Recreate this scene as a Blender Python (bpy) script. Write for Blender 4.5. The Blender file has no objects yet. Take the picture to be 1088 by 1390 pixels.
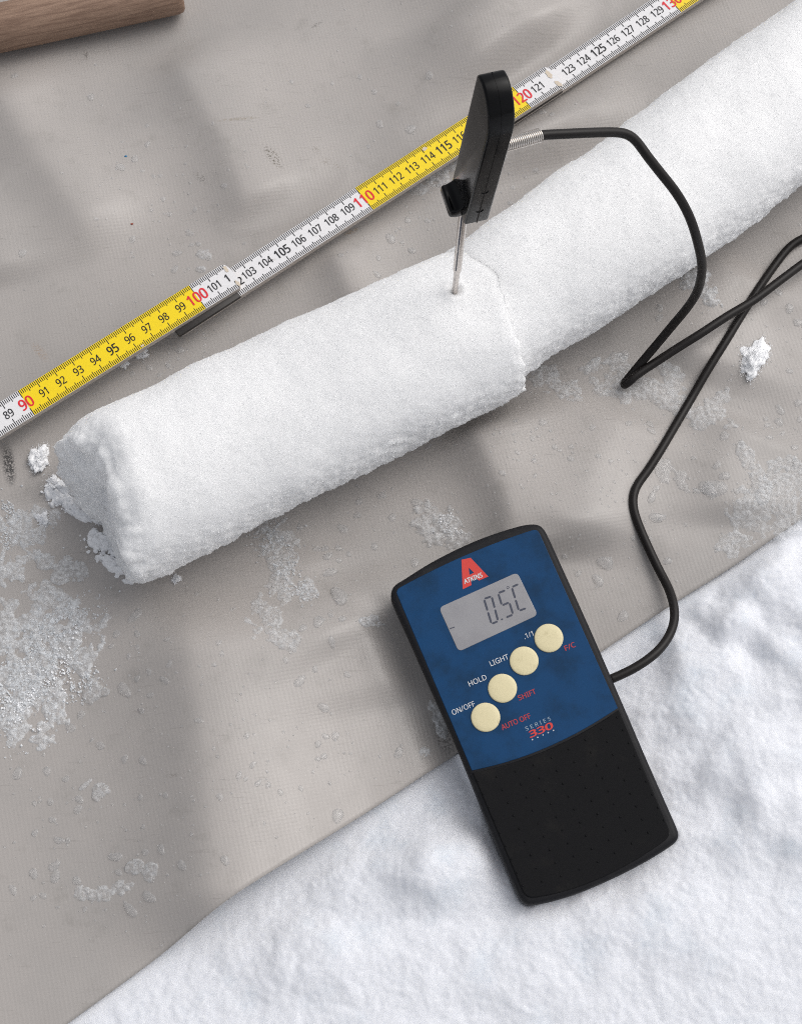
import bpy, math, random
import numpy as np
from mathutils import Vector, Matrix
from mathutils.bvhtree import BVHTree
from mathutils.geometry import tessellate_polygon

# ------------------------------------------------------------------ camera, sky, sun, exposure
scene = bpy.context.scene
TH = math.radians(20.0)
F = 2340.0                       # focal length, in pixels of the 1088 x 1390 photograph
D = 0.8311
CAM = np.array([0.0, -D * math.sin(TH), D * math.cos(TH)])
cd = bpy.data.cameras.new('camera')
cam = bpy.data.objects.new('camera', cd)
scene.collection.objects.link(cam)
cam.location = CAM
cam.rotation_euler = (TH, 0, 0)
cd.sensor_fit = 'VERTICAL'
cd.sensor_height = 36.0
cd.lens = 36.0 * F / 1390.0
cd.clip_start = 0.02
cd.clip_end = 100.0
scene.camera = cam

SUN_EL, SUN_AZ = math.radians(52), math.radians(58)
w = bpy.data.worlds.new('World')
scene.world = w
w.use_nodes = True
nt = w.node_tree
bg = nt.nodes['Background']
sky = nt.nodes.new('ShaderNodeTexSky')
sky.sky_type = 'NISHITA'
sky.sun_disc = False
sky.sun_elevation = SUN_EL
sky.sun_rotation = SUN_AZ
sky.air_density = 1.0
sky.dust_density = 4.0
sky.ozone_density = 1.0
hs = nt.nodes.new('ShaderNodeHueSaturation')
hs.inputs['Saturation'].default_value = 0.22      # grey overcast
nt.links.new(sky.outputs[0], hs.inputs['Color'])
nt.links.new(hs.outputs[0], bg.inputs['Color'])
bg.inputs['Strength'].default_value = 0.145
sl = bpy.data.lights.new('sun', 'SUN')
sl.energy = 0.98
sl.angle = math.radians(55)
sl.color = (1.0, 0.965, 0.92)
sun = bpy.data.objects.new('sun', sl)
scene.collection.objects.link(sun)
S = Vector((math.cos(SUN_EL) * math.sin(SUN_AZ), math.cos(SUN_EL) * math.cos(SUN_AZ), math.sin(SUN_EL)))
sun.rotation_euler = S.to_track_quat('Z', 'Y').to_euler()
scene.view_settings.view_transform = 'Standard'
scene.view_settings.look = 'None'
scene.view_settings.exposure = -0.09
scene.view_settings.gamma = 1.0
scene.render.engine = 'CYCLES'
scene.cycles.use_denoising = False
scene.cycles.filter_width = 1.05
scene.cycles.max_bounces = 10
scene.cycles.transmission_bounces = 8

# ------------------------------------------------------------------ helpers
random.seed(7)
rng = np.random.default_rng(11)
COS, SIN = math.cos(TH), math.sin(TH)

def ray(px, py):
    x = (px - 544.0) / F
    y = -(py - 695.0) / F
    return np.array([x, y * COS + SIN, y * SIN - COS])

def at(px, py, z=0.0):
    """the place in the world that the photograph shows at (px, py), at height z"""
    d = ray(px, py)
    return CAM + d * ((z - CAM[2]) / d[2])

def on_plane(px, py, P, n):
    d = ray(px, py)
    return CAM + d * (np.dot(P - CAM, n) / np.dot(d, n))

_perm = np.random.default_rng(3).permutation(256)
_perm = np.concatenate([_perm, _perm, _perm])
_grad = np.random.default_rng(4).normal(size=(256, 3))
_grad /= np.linalg.norm(_grad, axis=1)[:, None]

def perlin(p):
    p = np.asarray(p, float)
    i = np.floor(p).astype(int)
    f = p - i
    i &= 255
    u = f * f * f * (f * (f * 6 - 15) + 10)
    r = 0
    for dx in (0, 1):
        for dy in (0, 1):
            for dz in (0, 1):
                h = _perm[_perm[_perm[i[:, 0] + dx] + i[:, 1] + dy] + i[:, 2] + dz]
                g = _grad[h]
                d = (f[:, 0] - dx) * g[:, 0] + (f[:, 1] - dy) * g[:, 1] + (f[:, 2] - dz) * g[:, 2]
                wgt = (u[:, 0] if dx else 1 - u[:, 0]) * (u[:, 1] if dy else 1 - u[:, 1]) * (u[:, 2] if dz else 1 - u[:, 2])
                r = r + d * wgt
    return r * 1.5

def noise(xy, wavelength, seed=0.0):
    xy = np.asarray(xy, float)
    if xy.shape[1] == 2:
        xy = np.concatenate([xy, np.zeros((len(xy), 1))], 1)
    return perlin(xy / wavelength + np.array([17.3, 41.7, 5.1]) * (1 + seed))

def smooth(a, b, x):
    t = np.clip((x - a) / (b - a), 0, 1)
    return t * t * (3 - 2 * t)

def link(o, parent=None):
    scene.collection.objects.link(o)
    if parent is not None:
        o.parent = parent
    return o

def tag(o, label=None, cat=None, group=None, kind=None):
    for k, v in (('label', label), ('category', cat), ('group', group), ('kind', kind)):
        if v:
            o[k] = v
    return o

def empty(name, loc=(0, 0, 0)):
    o = bpy.data.objects.new(name, None)
    o.empty_display_size = 0.01
    o.location = loc
    return link(o)

def mesh(name, verts, faces, mat, parent=None, shade=True, mats=None, idx=None):
    """one mesh object; verts in world metres (parents sit unrotated, so subtract their place)"""
    V = np.asarray(verts, float)
    if parent is not None:
        off = np.zeros(3)
        q = parent
        while q is not None:
            off += np.array(q.location)
            q = q.parent
        V = V - off
    me = bpy.data.meshes.new(name)
    if isinstance(faces, np.ndarray):
        n, k = faces.shape
        me.vertices.add(len(V))
        me.vertices.foreach_set('co', V.ravel().astype(np.float32))
        me.loops.add(n * k)
        me.loops.foreach_set('vertex_index', faces.ravel().astype(np.int32))
        me.polygons.add(n)
        me.polygons.foreach_set('loop_start', np.arange(0, n * k, k, dtype=np.int32))
        me.update(calc_edges=True)
        me.validate()
    else:
        me.from_pydata([tuple(v) for v in V], [], faces)
        me.update()
    for m in (mats or [mat]):
        me.materials.append(m)
    if idx is not None:
        me.polygons.foreach_set('material_index', np.asarray(idx, np.int32))
    me.polygons.foreach_set('use_smooth', np.full(len(me.polygons), bool(shade)))
    o = bpy.data.objects.new(name, me)
    return link(o, parent)

def bevel(o, width, seg=3, angle=35):
    m = o.modifiers.new('bevel', 'BEVEL')
    m.width = width
    m.segments = seg
    m.limit_method = 'ANGLE'
    m.angle_limit = math.radians(angle)
    m.harden_normals = False
    for p in o.data.polygons:
        p.use_smooth = True
    return o

def grid_faces(nu, nv, wrap=False):
    i = np.arange(nu - 1)[:, None] * nv
    if wrap:
        j = np.arange(nv)[None, :]
        k = (j + 1) % nv
    else:
        j = np.arange(nv - 1)[None, :]
        k = j + 1
    return np.stack([i + j, i + k, i + nv + k, i + nv + j], -1).reshape(-1, 4)

def catmull(P, n):
    P = np.asarray(P, float)
    Q = np.vstack([2 * P[0] - P[1], P, 2 * P[-1] - P[-2]])
    out = []
    for i in range(1, len(Q) - 2):
        a, b, c, d = Q[i - 1], Q[i], Q[i + 1], Q[i + 2]
        for t in np.linspace(0, 1, n, endpoint=False):
            out.append(0.5 * ((2 * b) + (c - a) * t + (2 * a - 5 * b + 4 * c - d) * t * t + (3 * b - a - 3 * c + d) * t ** 3))
    out.append(Q[-2])
    return np.array(out)

def resample(P, step):
    P = np.asarray(P, float)
    s = np.concatenate([[0], np.cumsum(np.linalg.norm(np.diff(P, axis=0), axis=1))])
    n = max(2, int(round(s[-1] / step)) + 1)
    q = np.linspace(0, s[-1], n)
    return np.stack([np.interp(q, s, P[:, k]) for k in range(P.shape[1])], 1)

def tube(P, R, n=14, cap=True):
    """verts, faces of a tube along points P (radius R, one number or one per point)"""
    P = np.asarray(P, float)
    R = np.full(len(P), R) if np.isscalar(R) else np.asarray(R, float)
    T = np.gradient(P, axis=0)
    T /= np.linalg.norm(T, axis=1)[:, None]
    a = np.array([0, 0, 1.0]) if abs(T[0][2]) < 0.9 else np.array([1.0, 0, 0])
    u = np.cross(T[0], a); u /= np.linalg.norm(u)
    V = []
    for p, t, r in zip(P, T, R):
        u = u - t * np.dot(u, t); u /= np.linalg.norm(u)
        v = np.cross(t, u)
        for k in range(n):
            g = 2 * math.pi * k / n
            V.append(p + r * (math.cos(g) * u + math.sin(g) * v))
    Fc = [tuple(int(x) for x in q) for q in grid_faces(len(P), n, True)]
    if cap:
        Fc.append(tuple(range(n - 1, -1, -1)))
        Fc.append(tuple((len(P) - 1) * n + k for k in range(n)))
    return V, Fc

# ------------------------------------------------------------------ materials
def mat(name, color, rough=0.5, metal=0.0, spec=0.5, trans=0.0, ior=1.45):
    m = bpy.data.materials.new(name)
    m.use_nodes = True
    b = m.node_tree.nodes['Principled BSDF']
    b.inputs['Base Color'].default_value = (*color, 1)
    b.inputs['Roughness'].default_value = rough
    b.inputs['Metallic'].default_value = metal
    b.inputs['Specular IOR Level'].default_value = spec
    b.inputs['Transmission Weight'].default_value = trans
    b.inputs['IOR'].default_value = ior
    return m

def N(m, t, **kw):
    n = m.node_tree.nodes.new('ShaderNode' + t)
    for k, v in kw.items():
        setattr(n, k, v)
    return n

def L(m, a, b):
    m.node_tree.links.new(a, b)

def bsdf(m):
    return m.node_tree.nodes['Principled BSDF']

def math_node(m, op, a, b=None, c=None):
    n = N(m, 'Math', operation=op)
    for i, x in enumerate((a, b, c)):
        if x is None:
            continue
        if isinstance(x, (int, float)):
            n.inputs[i].default_value = x
        else:
            L(m, x, n.inputs[i])
    return n.outputs[0]

def noise_node(m, scale, detail=4, rough=0.55, vec=None):
    n = N(m, 'TexNoise')
    n.inputs['Scale'].default_value = scale
    n.inputs['Detail'].default_value = detail
    n.inputs['Roughness'].default_value = rough
    L(m, vec if vec is not None else coords(m), n.inputs['Vector'])
    return n.outputs['Fac']

def coords(m):
    for n in m.node_tree.nodes:
        if n.bl_idname == 'ShaderNodeTexCoord':
            return n.outputs['Object']
    return N(m, 'TexCoord').outputs['Object']

def mix(m, fac, a, b):
    n = N(m, 'Mix', data_type='RGBA')
    if isinstance(fac, (int, float)):
        n.inputs[0].default_value = fac
    else:
        L(m, fac, n.inputs[0])
    for s, x in ((6, a), (7, b)):
        if isinstance(x, tuple):
            n.inputs[s].default_value = (*x, 1)
        else:
            L(m, x, n.inputs[s])
    return n.outputs[2]

def ramp(m, x, lo, hi, a=0.0, b=1.0):
    n = N(m, 'MapRange', interpolation_type='SMOOTHSTEP')
    n.inputs[1].default_value = lo
    n.inputs[2].default_value = hi
    n.inputs[3].default_value = a
    n.inputs[4].default_value = b
    L(m, x, n.inputs[0])
    return n.outputs[0]

def bump(m, h, strength, dist, prev=None):
    n = N(m, 'Bump')
    n.inputs['Strength'].default_value = strength
    n.inputs['Distance'].default_value = dist
    L(m, h, n.inputs['Height'])
    if prev is not None:
        L(m, prev, n.inputs['Normal'])
    return n.outputs[0]

def snow_material(name, dry, wet, wet_amount, sss):
    m = mat(name, dry, 0.75, spec=0.25)
    b = bsdf(m)
    n1 = noise_node(m, 42, 3)
    n2 = noise_node(m, 1500, 3, 0.7)
    fac = math_node(m, 'MULTIPLY', ramp(m, n1, 0.5, 0.72), wet_amount)
    L(m, mix(m, fac, dry, wet), b.inputs['Base Color'])
    L(m, bump(m, n2, 0.25, 0.0004, bump(m, noise_node(m, 3600, 2, 0.6), 0.3, 0.0003)), b.inputs['Normal'])
    L(m, ramp(m, n2, 0.45, 0.7, 0.85, 0.4), b.inputs['Roughness'])
    b.inputs['Subsurface Weight'].default_value = 0.7 if sss > 0.002 else 0.0
    b.inputs['Subsurface Radius'].default_value = (1.0, 1.0, 1.0)
    b.inputs['Subsurface Scale'].default_value = sss
    return m

M = {}
M['core'] = snow_material('core_snow', (0.935, 0.937, 0.942), (0.915, 0.92, 0.93), 0.4, 0.006)
M['ground'] = snow_material('ground_snow', (0.785, 0.80, 0.84), (0.70, 0.745, 0.80), 0.6, 0.0035)
M['black'] = mat('black_plastic', (0.005, 0.005, 0.0055), 0.28, spec=0.16)
m = M['black']; L(m, ramp(m, noise_node(m, 60, 3), 0.35, 0.7, 0.14, 0.26), bsdf(m).inputs['Roughness'])
M['housing'] = mat('black_housing', (0.014, 0.014, 0.016), 0.5, spec=0.2)
m = M['housing']; L(m, bump(m, noise_node(m, 2500, 2), 0.25, 0.0002), bsdf(m).inputs['Normal'])
L(m, mix(m, ramp(m, noise_node(m, 90, 5), 0.5, 0.75, 0, 0.5), (0.012, 0.012, 0.014), (0.03, 0.03, 0.03)), bsdf(m).inputs['Base Color'])
M['rubber'] = mat('black_rubber', (0.012, 0.012, 0.013), 0.62, spec=0.1)
m = M['rubber']; L(m, bump(m, noise_node(m, 1800, 3), 0.3, 0.0002), bsdf(m).inputs['Normal'])
L(m, mix(m, ramp(m, noise_node(m, 70, 6, 0.65), 0.52, 0.75, 0, 0.6), (0.009, 0.009, 0.010), (0.018, 0.017, 0.016)), bsdf(m).inputs['Base Color'])
M['blue'] = mat('blue_faceplate', (0.016, 0.068, 0.19), 0.38, spec=0.12)
m = M['blue']
f1 = ramp(m, noise_node(m, 60, 6, 0.65), 0.38, 0.7)
L(m, mix(m, f1, (0.011, 0.055, 0.145), (0.010, 0.039, 0.093)), bsdf(m).inputs['Base Color'])
L(m, ramp(m, noise_node(m, 150, 4), 0.3, 0.7, 0.3, 0.55), bsdf(m).inputs['Roughness'])
M['lcd'] = mat('lcd_glass', (0.29, 0.285, 0.31), 0.22)
m = M['lcd']; L(m, mix(m, ramp(m, noise_node(m, 120, 4), 0.35, 0.7), (0.30, 0.297, 0.31), (0.27, 0.266, 0.28)), bsdf(m).inputs['Base Color'])
M['lcd_ink'] = mat('lcd_ink', (0.055, 0.062, 0.09), 0.3)
M['cream'] = mat('cream_button', (0.68, 0.58, 0.32), 0.45)
m = M['cream']; L(m, mix(m, ramp(m, noise_node(m, 260, 6, 0.7), 0.52, 0.8), (0.72, 0.64, 0.40), (0.52, 0.45, 0.26)), bsdf(m).inputs['Base Color'])
L(m, bump(m, noise_node(m, 900, 3), 0.2, 0.0003), bsdf(m).inputs['Normal'])
M['red_print'] = mat('red_print', (0.62, 0.045, 0.035), 0.45)
M['worn_red'] = mat('worn_red_print', (0.42, 0.035, 0.045), 0.45)
M['white_print'] = mat('white_print', (0.62, 0.63, 0.65), 0.45)
M['grey_print'] = mat('grey_print', (0.30, 0.38, 0.46), 0.45)
M['orange'] = mat('orange_trim', (0.35, 0.09, 0.02), 0.5)
M['steel'] = mat('steel', (0.60, 0.56, 0.53), 0.22, 1.0)
M['spring'] = mat('spring_wire', (0.66, 0.62, 0.58), 0.3, 1.0)
M['cable'] = mat('cable_sheath', (0.010, 0.008, 0.0075), 0.45, spec=0.32)
M['rule_white'] = mat('rule_white_enamel', (0.80, 0.79, 0.80), 0.35)
m = M['rule_white']; L(m, mix(m, ramp(m, noise_node(m, 300, 5, 0.7), 0.6, 0.75, 0, 0.5), (0.80, 0.79, 0.80), (0.5, 0.47, 0.44)), bsdf(m).inputs['Base Color'])
M['rule_yellow'] = mat('rule_yellow_enamel', (0.86, 0.62, 0.012), 0.35)
m = M['rule_yellow']; L(m, mix(m, ramp(m, noise_node(m, 260, 5, 0.7), 0.6, 0.78, 0, 0.55), (0.92, 0.68, 0.010), (0.62, 0.45, 0.03)), bsdf(m).inputs['Base Color'])
M['rule_side'] = mat('rule_side', (0.50, 0.45, 0.41), 0.55)
M['rule_wood'] = mat('rule_bare_wood', (0.66, 0.57, 0.46), 0.7)
M['rule_dark'] = mat('rule_joint_plate', (0.03, 0.026, 0.024), 0.45)
M['ink'] = mat('black_ink', (0.012, 0.012, 0.014), 0.45)
M['ink_red'] = mat('red_ink', (0.75, 0.02, 0.035), 0.45)
M['net'] = mat('dark_netting', (0.03, 0.03, 0.033), 0.6)
M['lint_blue'] = mat('blue_fleck', (0.02, 0.2, 0.4), 0.6)
M['lint_red'] = mat('red_fleck', (0.3, 0.05, 0.02), 0.6)

# water, clear ice: part of the light passes straight, part is bent, the surface mirrors the sky
def wet_material(name, bent, milky, rough, ior, lo=0.1, white=(0.9, 0.92, 0.94)):
    m = bpy.data.materials.new(name)
    m.use_nodes = True
    nt_ = m.node_tree
    nt_.nodes.remove(bsdf(m))
    out = [n for n in nt_.nodes if n.bl_idname == 'ShaderNodeOutputMaterial'][0]
    gl = N(m, 'BsdfGlass'); gl.inputs['IOR'].default_value = ior; gl.inputs['Roughness'].default_value = rough
    tr = N(m, 'BsdfTransparent')
    go = N(m, 'BsdfGlossy'); go.inputs['Roughness'].default_value = rough
    fr = N(m, 'Fresnel'); fr.inputs['IOR'].default_value = ior
    ge = N(m, 'NewGeometry')                                 # the film mirrors only from its outer side
    a = N(m, 'MixShader'); L(m, math_node(m, 'MULTIPLY', fr.outputs[0], math_node(m, 'SUBTRACT', 1.0, ge.outputs['Backfacing'])), a.inputs[0]); L(m, tr.outputs[0], a.inputs[1]); L(m, go.outputs[0], a.inputs[2])
    b = N(m, 'MixShader'); b.inputs[0].default_value = bent; L(m, a.outputs[0], b.inputs[1]); L(m, gl.outputs[0], b.inputs[2])
    last = b
    if milky > 0:
        di = N(m, 'BsdfDiffuse'); di.inputs['Color'].default_value = (*white, 1)
        tl = N(m, 'BsdfTranslucent'); tl.inputs['Color'].default_value = (*white, 1)
        dm = N(m, 'MixShader'); dm.inputs[0].default_value = 0.12; L(m, di.outputs[0], dm.inputs[1]); L(m, tl.outputs[0], dm.inputs[2])
        n1 = noise_node(m, 420, 5, 0.7)
        c_ = N(m, 'MixShader'); L(m, ramp(m, n1, 0.38, 0.64, milky * lo, milky), c_.inputs[0]); L(m, b.outputs[0], c_.inputs[1]); L(m, dm.outputs[0], c_.inputs[2])
        nb = bump(m, noise_node(m, 1300, 3, 0.65), 0.5, 0.0008)
        for x in (gl, go, di) if lo < 1 else ():
            L(m, nb, x.inputs['Normal'])
        last = c_
    L(m, last.outputs[0], out.inputs['Surface'])
    return m
M['water'] = wet_material('water', 0.36, 0.12, 0.03, 1.33, 1.0)
M['clear_ice'] = wet_material('clear_ice', 0.14, 0.40, 0.10, 1.31, 0.25)
M['crumb'] = mat('snow_crumb', (0.93, 0.935, 0.95), 0.6, spec=0.3)
M['slush'] = wet_material('slush', 0.08, 0.62, 0.16, 1.31, 0.35)
M['white_slush'] = wet_material('white_slush', 0.05, 0.95, 0.25, 1.31, 0.55)

# wood
M['wood'] = mat('weathered_wood', (0.2, 0.13, 0.09), 0.65)
m = M['wood']
mp = N(m, 'Mapping'); mp.inputs['Scale'].default_value = (1, 14, 14)
L(m, coords(m), mp.inputs[0])
g = noise_node(m, 55, 6, 0.65, mp.outputs[0])
g2 = noise_node(m, 260, 4, 0.7, mp.outputs[0])
c = mix(m, ramp(m, g, 0.35, 0.68), (0.32, 0.21, 0.15), (0.20, 0.122, 0.085))
L(m, mix(m, ramp(m, g2, 0.5, 0.75, 0, 0.5), c, (0.16, 0.10, 0.07)), bsdf(m).inputs['Base Color'])
L(m, bump(m, g2, 0.4, 0.0006), bsdf(m).inputs['Normal'])

# tarpaulin: woven grid relief, faint dirt, a few stains, two patches of painted shade
def tarp_material():
    m = mat('coated_tarpaulin', (0.4, 0.38, 0.365), 0.5, spec=0.45)
    b = bsdf(m)
    mp = N(m, 'Mapping'); mp.inputs['Rotation'].default_value = (0, 0, math.radians(-14))
    L(m, coords(m), mp.inputs[0])
    sx = N(m, 'SeparateXYZ'); L(m, mp.outputs[0], sx.inputs[0])
    k = 2 * math.pi / 0.0019
    a = math_node(m, 'SINE', math_node(m, 'MULTIPLY', sx.outputs[0], k))
    c = math_node(m, 'SINE', math_node(m, 'MULTIPLY', sx.outputs[1], k * 1.12))
    weave = math_node(m, 'MULTIPLY', math_node(m, 'ADD', a, c), 0.5)
    L(m, bump(m, weave, 0.17, 0.00012, bump(m, noise_node(m, 700, 3), 0.15, 0.0003)), b.inputs['Normal'])
    big = noise_node(m, 9, 5, 0.6)
    col = mix(m, ramp(m, big, 0.35, 0.7), (0.412, 0.384, 0.363), (0.358, 0.338, 0.322))
    fine = noise_node(m, 70, 6, 0.7)
    col = mix(m, ramp(m, fine, 0.52, 0.78, 0, 0.42), col, (0.25, 0.235, 0.215))
    # weave threads show a touch lighter on their crowns
    col = mix(m, ramp(m, weave, 0.0, 1.0, 0, 0.035), col, (0.55, 0.53, 0.51))
    sp = noise_node(m, 1300, 2, 0.6)
    streak_map = N(m, 'Mapping'); streak_map.inputs['Rotation'].default_value = (0, 0, math.radians(-33)); streak_map.inputs['Scale'].default_value = (1, 14, 1)
    L(m, coords(m), streak_map.inputs[0])
    st = noise_node(m, 60, 4, 0.6, streak_map.outputs[0])
    col = mix(m, ramp(m, st, 0.60, 0.76, 0, 0.34), col, (0.2, 0.185, 0.17))
    for (px, py, rx, ry, ang, color, lo, hi, amt) in (
        (372, 222, 26, 9, -55, (0.10, 0.085, 0.06), 0.50, 0.62, 0.85),
        (450, 225, 20, 8, -20, (0.16, 0.13, 0.09), 0.52, 0.64, 0.6),
        (430, 208, 10, 6, -40, (0.16, 0.14, 0.11), 0.5, 0.62, 0.6),
        (325, 172, 34, 3, 10, (0.22, 0.18, 0.12), 0.40, 0.62, 0.6),
        (272, 245, 16, 7, -40, (0.13, 0.12, 0.11), 0.50, 0.62, 0.6),
        (476, 316, 13, 5, 25, (0.30, 0.19, 0.09), 0.40, 0.6, 0.7),
        (55, 478, 20, 7, -50, (0.30, 0.19, 0.11), 0.45, 0.62, 0.5),
        (12, 630, 10, 34, 12, (0.035, 0.035, 0.037), 0.36, 0.55, 0.9),
        (14, 700, 24, 8, 30, (0.2, 0.19, 0.18), 0.45, 0.6, 0.5),
        (150, 748, 42, 18, -25, (0.06, 0.06, 0.062), 0.46, 0.6, 0.8),  # shade under the open core end, painted into the tarp colour
        (430, 35, 12, 3, 40, (0.12, 0.11, 0.10), 0.45, 0.6, 0.7),
        (117, 75, 4, 12, 10, (0.12, 0.11, 0.10), 0.45, 0.6, 0.7),
        (602, 1000, 14, 30, 20, (0.09, 0.085, 0.08), 0.42, 0.6, 0.7),  # dark wedge of the thermometer's shadow, painted on the tarp
        (240, 1062, 12, 3, 0, (0.2, 0.18, 0.16), 0.45, 0.6, 0.5),
        (195, 970, 12, 3, 15, (0.2, 0.17, 0.16), 0.45, 0.6, 0.5),
        (35, 790, 34, 5, 0, (0.22, 0.2, 0.18), 0.48, 0.62, 0.5),
        (840, 30, 60, 20, 30, (0.28, 0.27, 0.255), 0.4, 0.65, 0.5),
    ):
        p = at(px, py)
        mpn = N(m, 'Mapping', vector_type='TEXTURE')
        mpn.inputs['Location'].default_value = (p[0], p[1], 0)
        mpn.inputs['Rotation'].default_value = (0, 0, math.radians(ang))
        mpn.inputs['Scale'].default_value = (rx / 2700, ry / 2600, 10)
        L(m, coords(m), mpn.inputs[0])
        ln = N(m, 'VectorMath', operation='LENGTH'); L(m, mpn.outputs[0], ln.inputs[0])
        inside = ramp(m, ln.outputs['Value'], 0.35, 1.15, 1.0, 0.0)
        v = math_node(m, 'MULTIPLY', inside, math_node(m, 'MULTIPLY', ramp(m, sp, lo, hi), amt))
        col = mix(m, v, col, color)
    L(m, col, b.inputs['Base Color'])
    L(m, ramp(m, noise_node(m, 25, 4), 0.35, 0.7, 0.30, 0.52), b.inputs['Roughness'])
    return m
M['tarp'] = tarp_material()

# ------------------------------------------------------------------ outlines read off the photograph
CORE_T = np.array([(66, 598), (79, 580), (121, 558), (191, 523), (265, 495), (294, 475), (353, 457), (409, 434), (436, 412), (501, 388), (526, 375), (556, 362), (601, 344), (634, 330)], float)
CORE_B = np.array([(205, 785), (250, 765), (300, 737), (350, 717), (409, 683), (460, 651), (519, 627), (556, 609), (622, 578), (666, 556), (714, 528)], float)
CORR_T = np.array([(634, 330), (670, 308), (678, 297), (736, 253), (764, 234), (789, 210), (844, 170), (894, 132), (959, 85), (1009, 40), (1088, -4)], float)
CORR_B = np.array([(723, 504), (750, 491), (794, 475), (813, 454), (849, 430), (877, 407), (900, 388), (922, 372), (945, 356), (970, 338), (1008, 307), (1049, 281), (1088, 251)], float)
EDGE = np.array([(-420, 1740), (-60, 1498), (215, 1300), (300, 1240), (400, 1172), (500, 1105), (620, 1022), (720, 950), (820, 882), (910, 822), (1000, 765), (1088, 705), (1300, 570), (1800, 260)], float)
DEV = np.array([(532, 818), (530, 808), (531, 799), (536, 792), (547, 786), (580, 765), (620, 744), (660, 727), (700, 714), (720, 710), (732, 711), (738, 716), (744, 727), (760, 762), (800, 850), (840, 942), (880, 1035), (913, 1110), (920, 1126), (922, 1135), (918, 1143), (890, 1162), (850, 1184), (800, 1207), (760, 1221), (726, 1229), (716, 1229), (709, 1226), (703, 1216), (690, 1187), (660, 1115), (620, 1015), (580, 925), (550, 857)], float)

# ------------------------------------------------------------------ device frame (needed by the snow under it)
TX = math.radians(6.5)
DN = np.array([0.0, -math.sin(TX), math.cos(TX)])           # normal of its face
DP = at(725, 970, 0.0235)
DT = 0.022                                                   # thickness
_tl, _tr = on_plane(530, 798, DP, DN), on_plane(738, 712, DP, DN)
_bl, _br = on_plane(707, 1231, DP, DN), on_plane(922, 1136, DP, DN)
DU = (_tr - _tl) + (_br - _bl); DU /= np.linalg.norm(DU)
DV = np.cross(DN, DU)

def dev(px, py):
    """photo point -> (u, v) on the device's face, metres"""
    p = on_plane(px, py, DP, DN) - DP
    return np.array([np.dot(p, DU), np.dot(p, DV)])

def dw(uv, h=0.0):
    """(u, v) on the face, raised by h -> world"""
    uv = np.atleast_2d(uv)
    return DP + uv[:, :1] * DU + uv[:, 1:2] * DV + np.asarray(h, float)[..., None] * DN

DEVUV = np.array([dev(*p) for p in DEV])

# ------------------------------------------------------------------ the tarpaulin and the snow below it
EW = np.array([at(*p) for p in EDGE])[:, :2]
EW = resample(np.c_[catmull(EW, 8)], 0.0016)
_d = EW[-1] - EW[0]; _d /= np.linalg.norm(_d)
EN = np.array([-_d[1], _d[0]])                              # away from the snow
ES = EW @ _d
EO = EW @ EN
def edge_dist(xy):
    """> 0 on the tarpaulin, < 0 on the open snow"""
    return xy @ EN - np.interp(xy @ _d, ES, EO)

# folds: polyline of a ridge, fall-off on its left and right side (px), height (m), along-taper
FOLDS = [
    ([(262, 790), (272, 900), (286, 1000), (294, 1100), (300, 1210), (296, 1340)], 105, 190, 0.022),
    ([(632, 560), (664, 630), (692, 695), (716, 780)], 50, 130, 0.013),
    ([(500, 760), (540, 860), (570, 960)], 130, 60, 0.004),
    ([(230, 60), (270, 130), (305, 190), (330, 250), (350, 330)], 60, 130, 0.0085),
    ([(-20, 90), (40, 190), (90, 260), (150, 360)], 70, 90, 0.0085),
    ([(-60, 250), (-20, 330), (0, 400)], 60, 90, 0.007),
    ([(600, 10), (650, 80), (690, 150), (740, 240)], 110, 150, 0.013),
    ([(520, -120), (600, -30), (700, 30), (800, 80)], 80, 110, 0.008),
    ([(440, 320), (466, 370), (490, 430)], 44, 90, 0.009),
    ([(1000, 340), (960, 430), (930, 520)], 65, 120, 0.006),
    ([(850, 540), (810, 650), (795, 770)], 90, 110, 0.006),
    ([(60, 640), (90, 720), (60, 800)], 70, 60, -0.006),
    ([(395, 740), (420, 820), (470, 900)], 90, 80, 0.004),
    ([(1010, 560), (985, 640), (990, 720)], 70, 110, 0.005),
]
_F = []
for pl, wl, wr, A in FOLDS:
    P = resample(catmull(np.array([at(*p)[:2] for p in pl]), 10), 0.004)
    _F.append((P, wl / 2650, wr / 2650, A))

def _axis_xy(T, B, n=30):
    t = resample(T, 10); b = resample(B, 10)
    return t, b

def tarp_h(xy):
    xy = np.asarray(xy, float)
    h = 0.0012 * noise(xy, 0.09, 1.0) + 0.0006 * noise(xy, 0.035, 2.0)
    for P, wl, wr, A in _F:
        lo = P.min(0) - 4 * max(wl, wr); hi = P.max(0) + 4 * max(wl, wr)
        k = np.where(((xy > lo) & (xy < hi)).all(1))[0]
        if not len(k):
            continue
        q = xy[k]
        best = np.full(len(q), 1e9); side = np.zeros(len(q)); frac = np.zeros(len(q))
        for i in range(len(P) - 1):
            a, b = P[i], P[i + 1]
            ab = b - a
            t = np.clip(((q - a) @ ab) / (ab @ ab), 0, 1)
            r = q - (a + t[:, None] * ab)
            dd = np.linalg.norm(r, axis=1)
            s = ab[0] * r[:, 1] - ab[1] * r[:, 0]
            u = dd < best
            best[u] = dd[u]; side[u] = s[u]; frac[u] = (i + t[u]) / (len(P) - 1)
        # ridges run down the picture, so their right-hand side (s < 0 is west) is told by the cross product
        ww = np.where(side < 0, wl, wr)
        taper = smooth(0, 0.22, frac) * smooth(1, 0.78, frac)
        x = best / ww
        h[k] += A * np.exp(-1.3 * (np.sqrt(x ** 2 + 0.16) - 0.4) - 0.45 * x * x) * taper
    return h

def sit_flat(xy, h):
    """the tarp is pressed down under the snow core and the rule"""
    return h

# ruler line
R90, R100, R110, R120, R130 = (36, 547), (268, 403), (494, 270), (708, 132), (911, 3)

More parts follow.
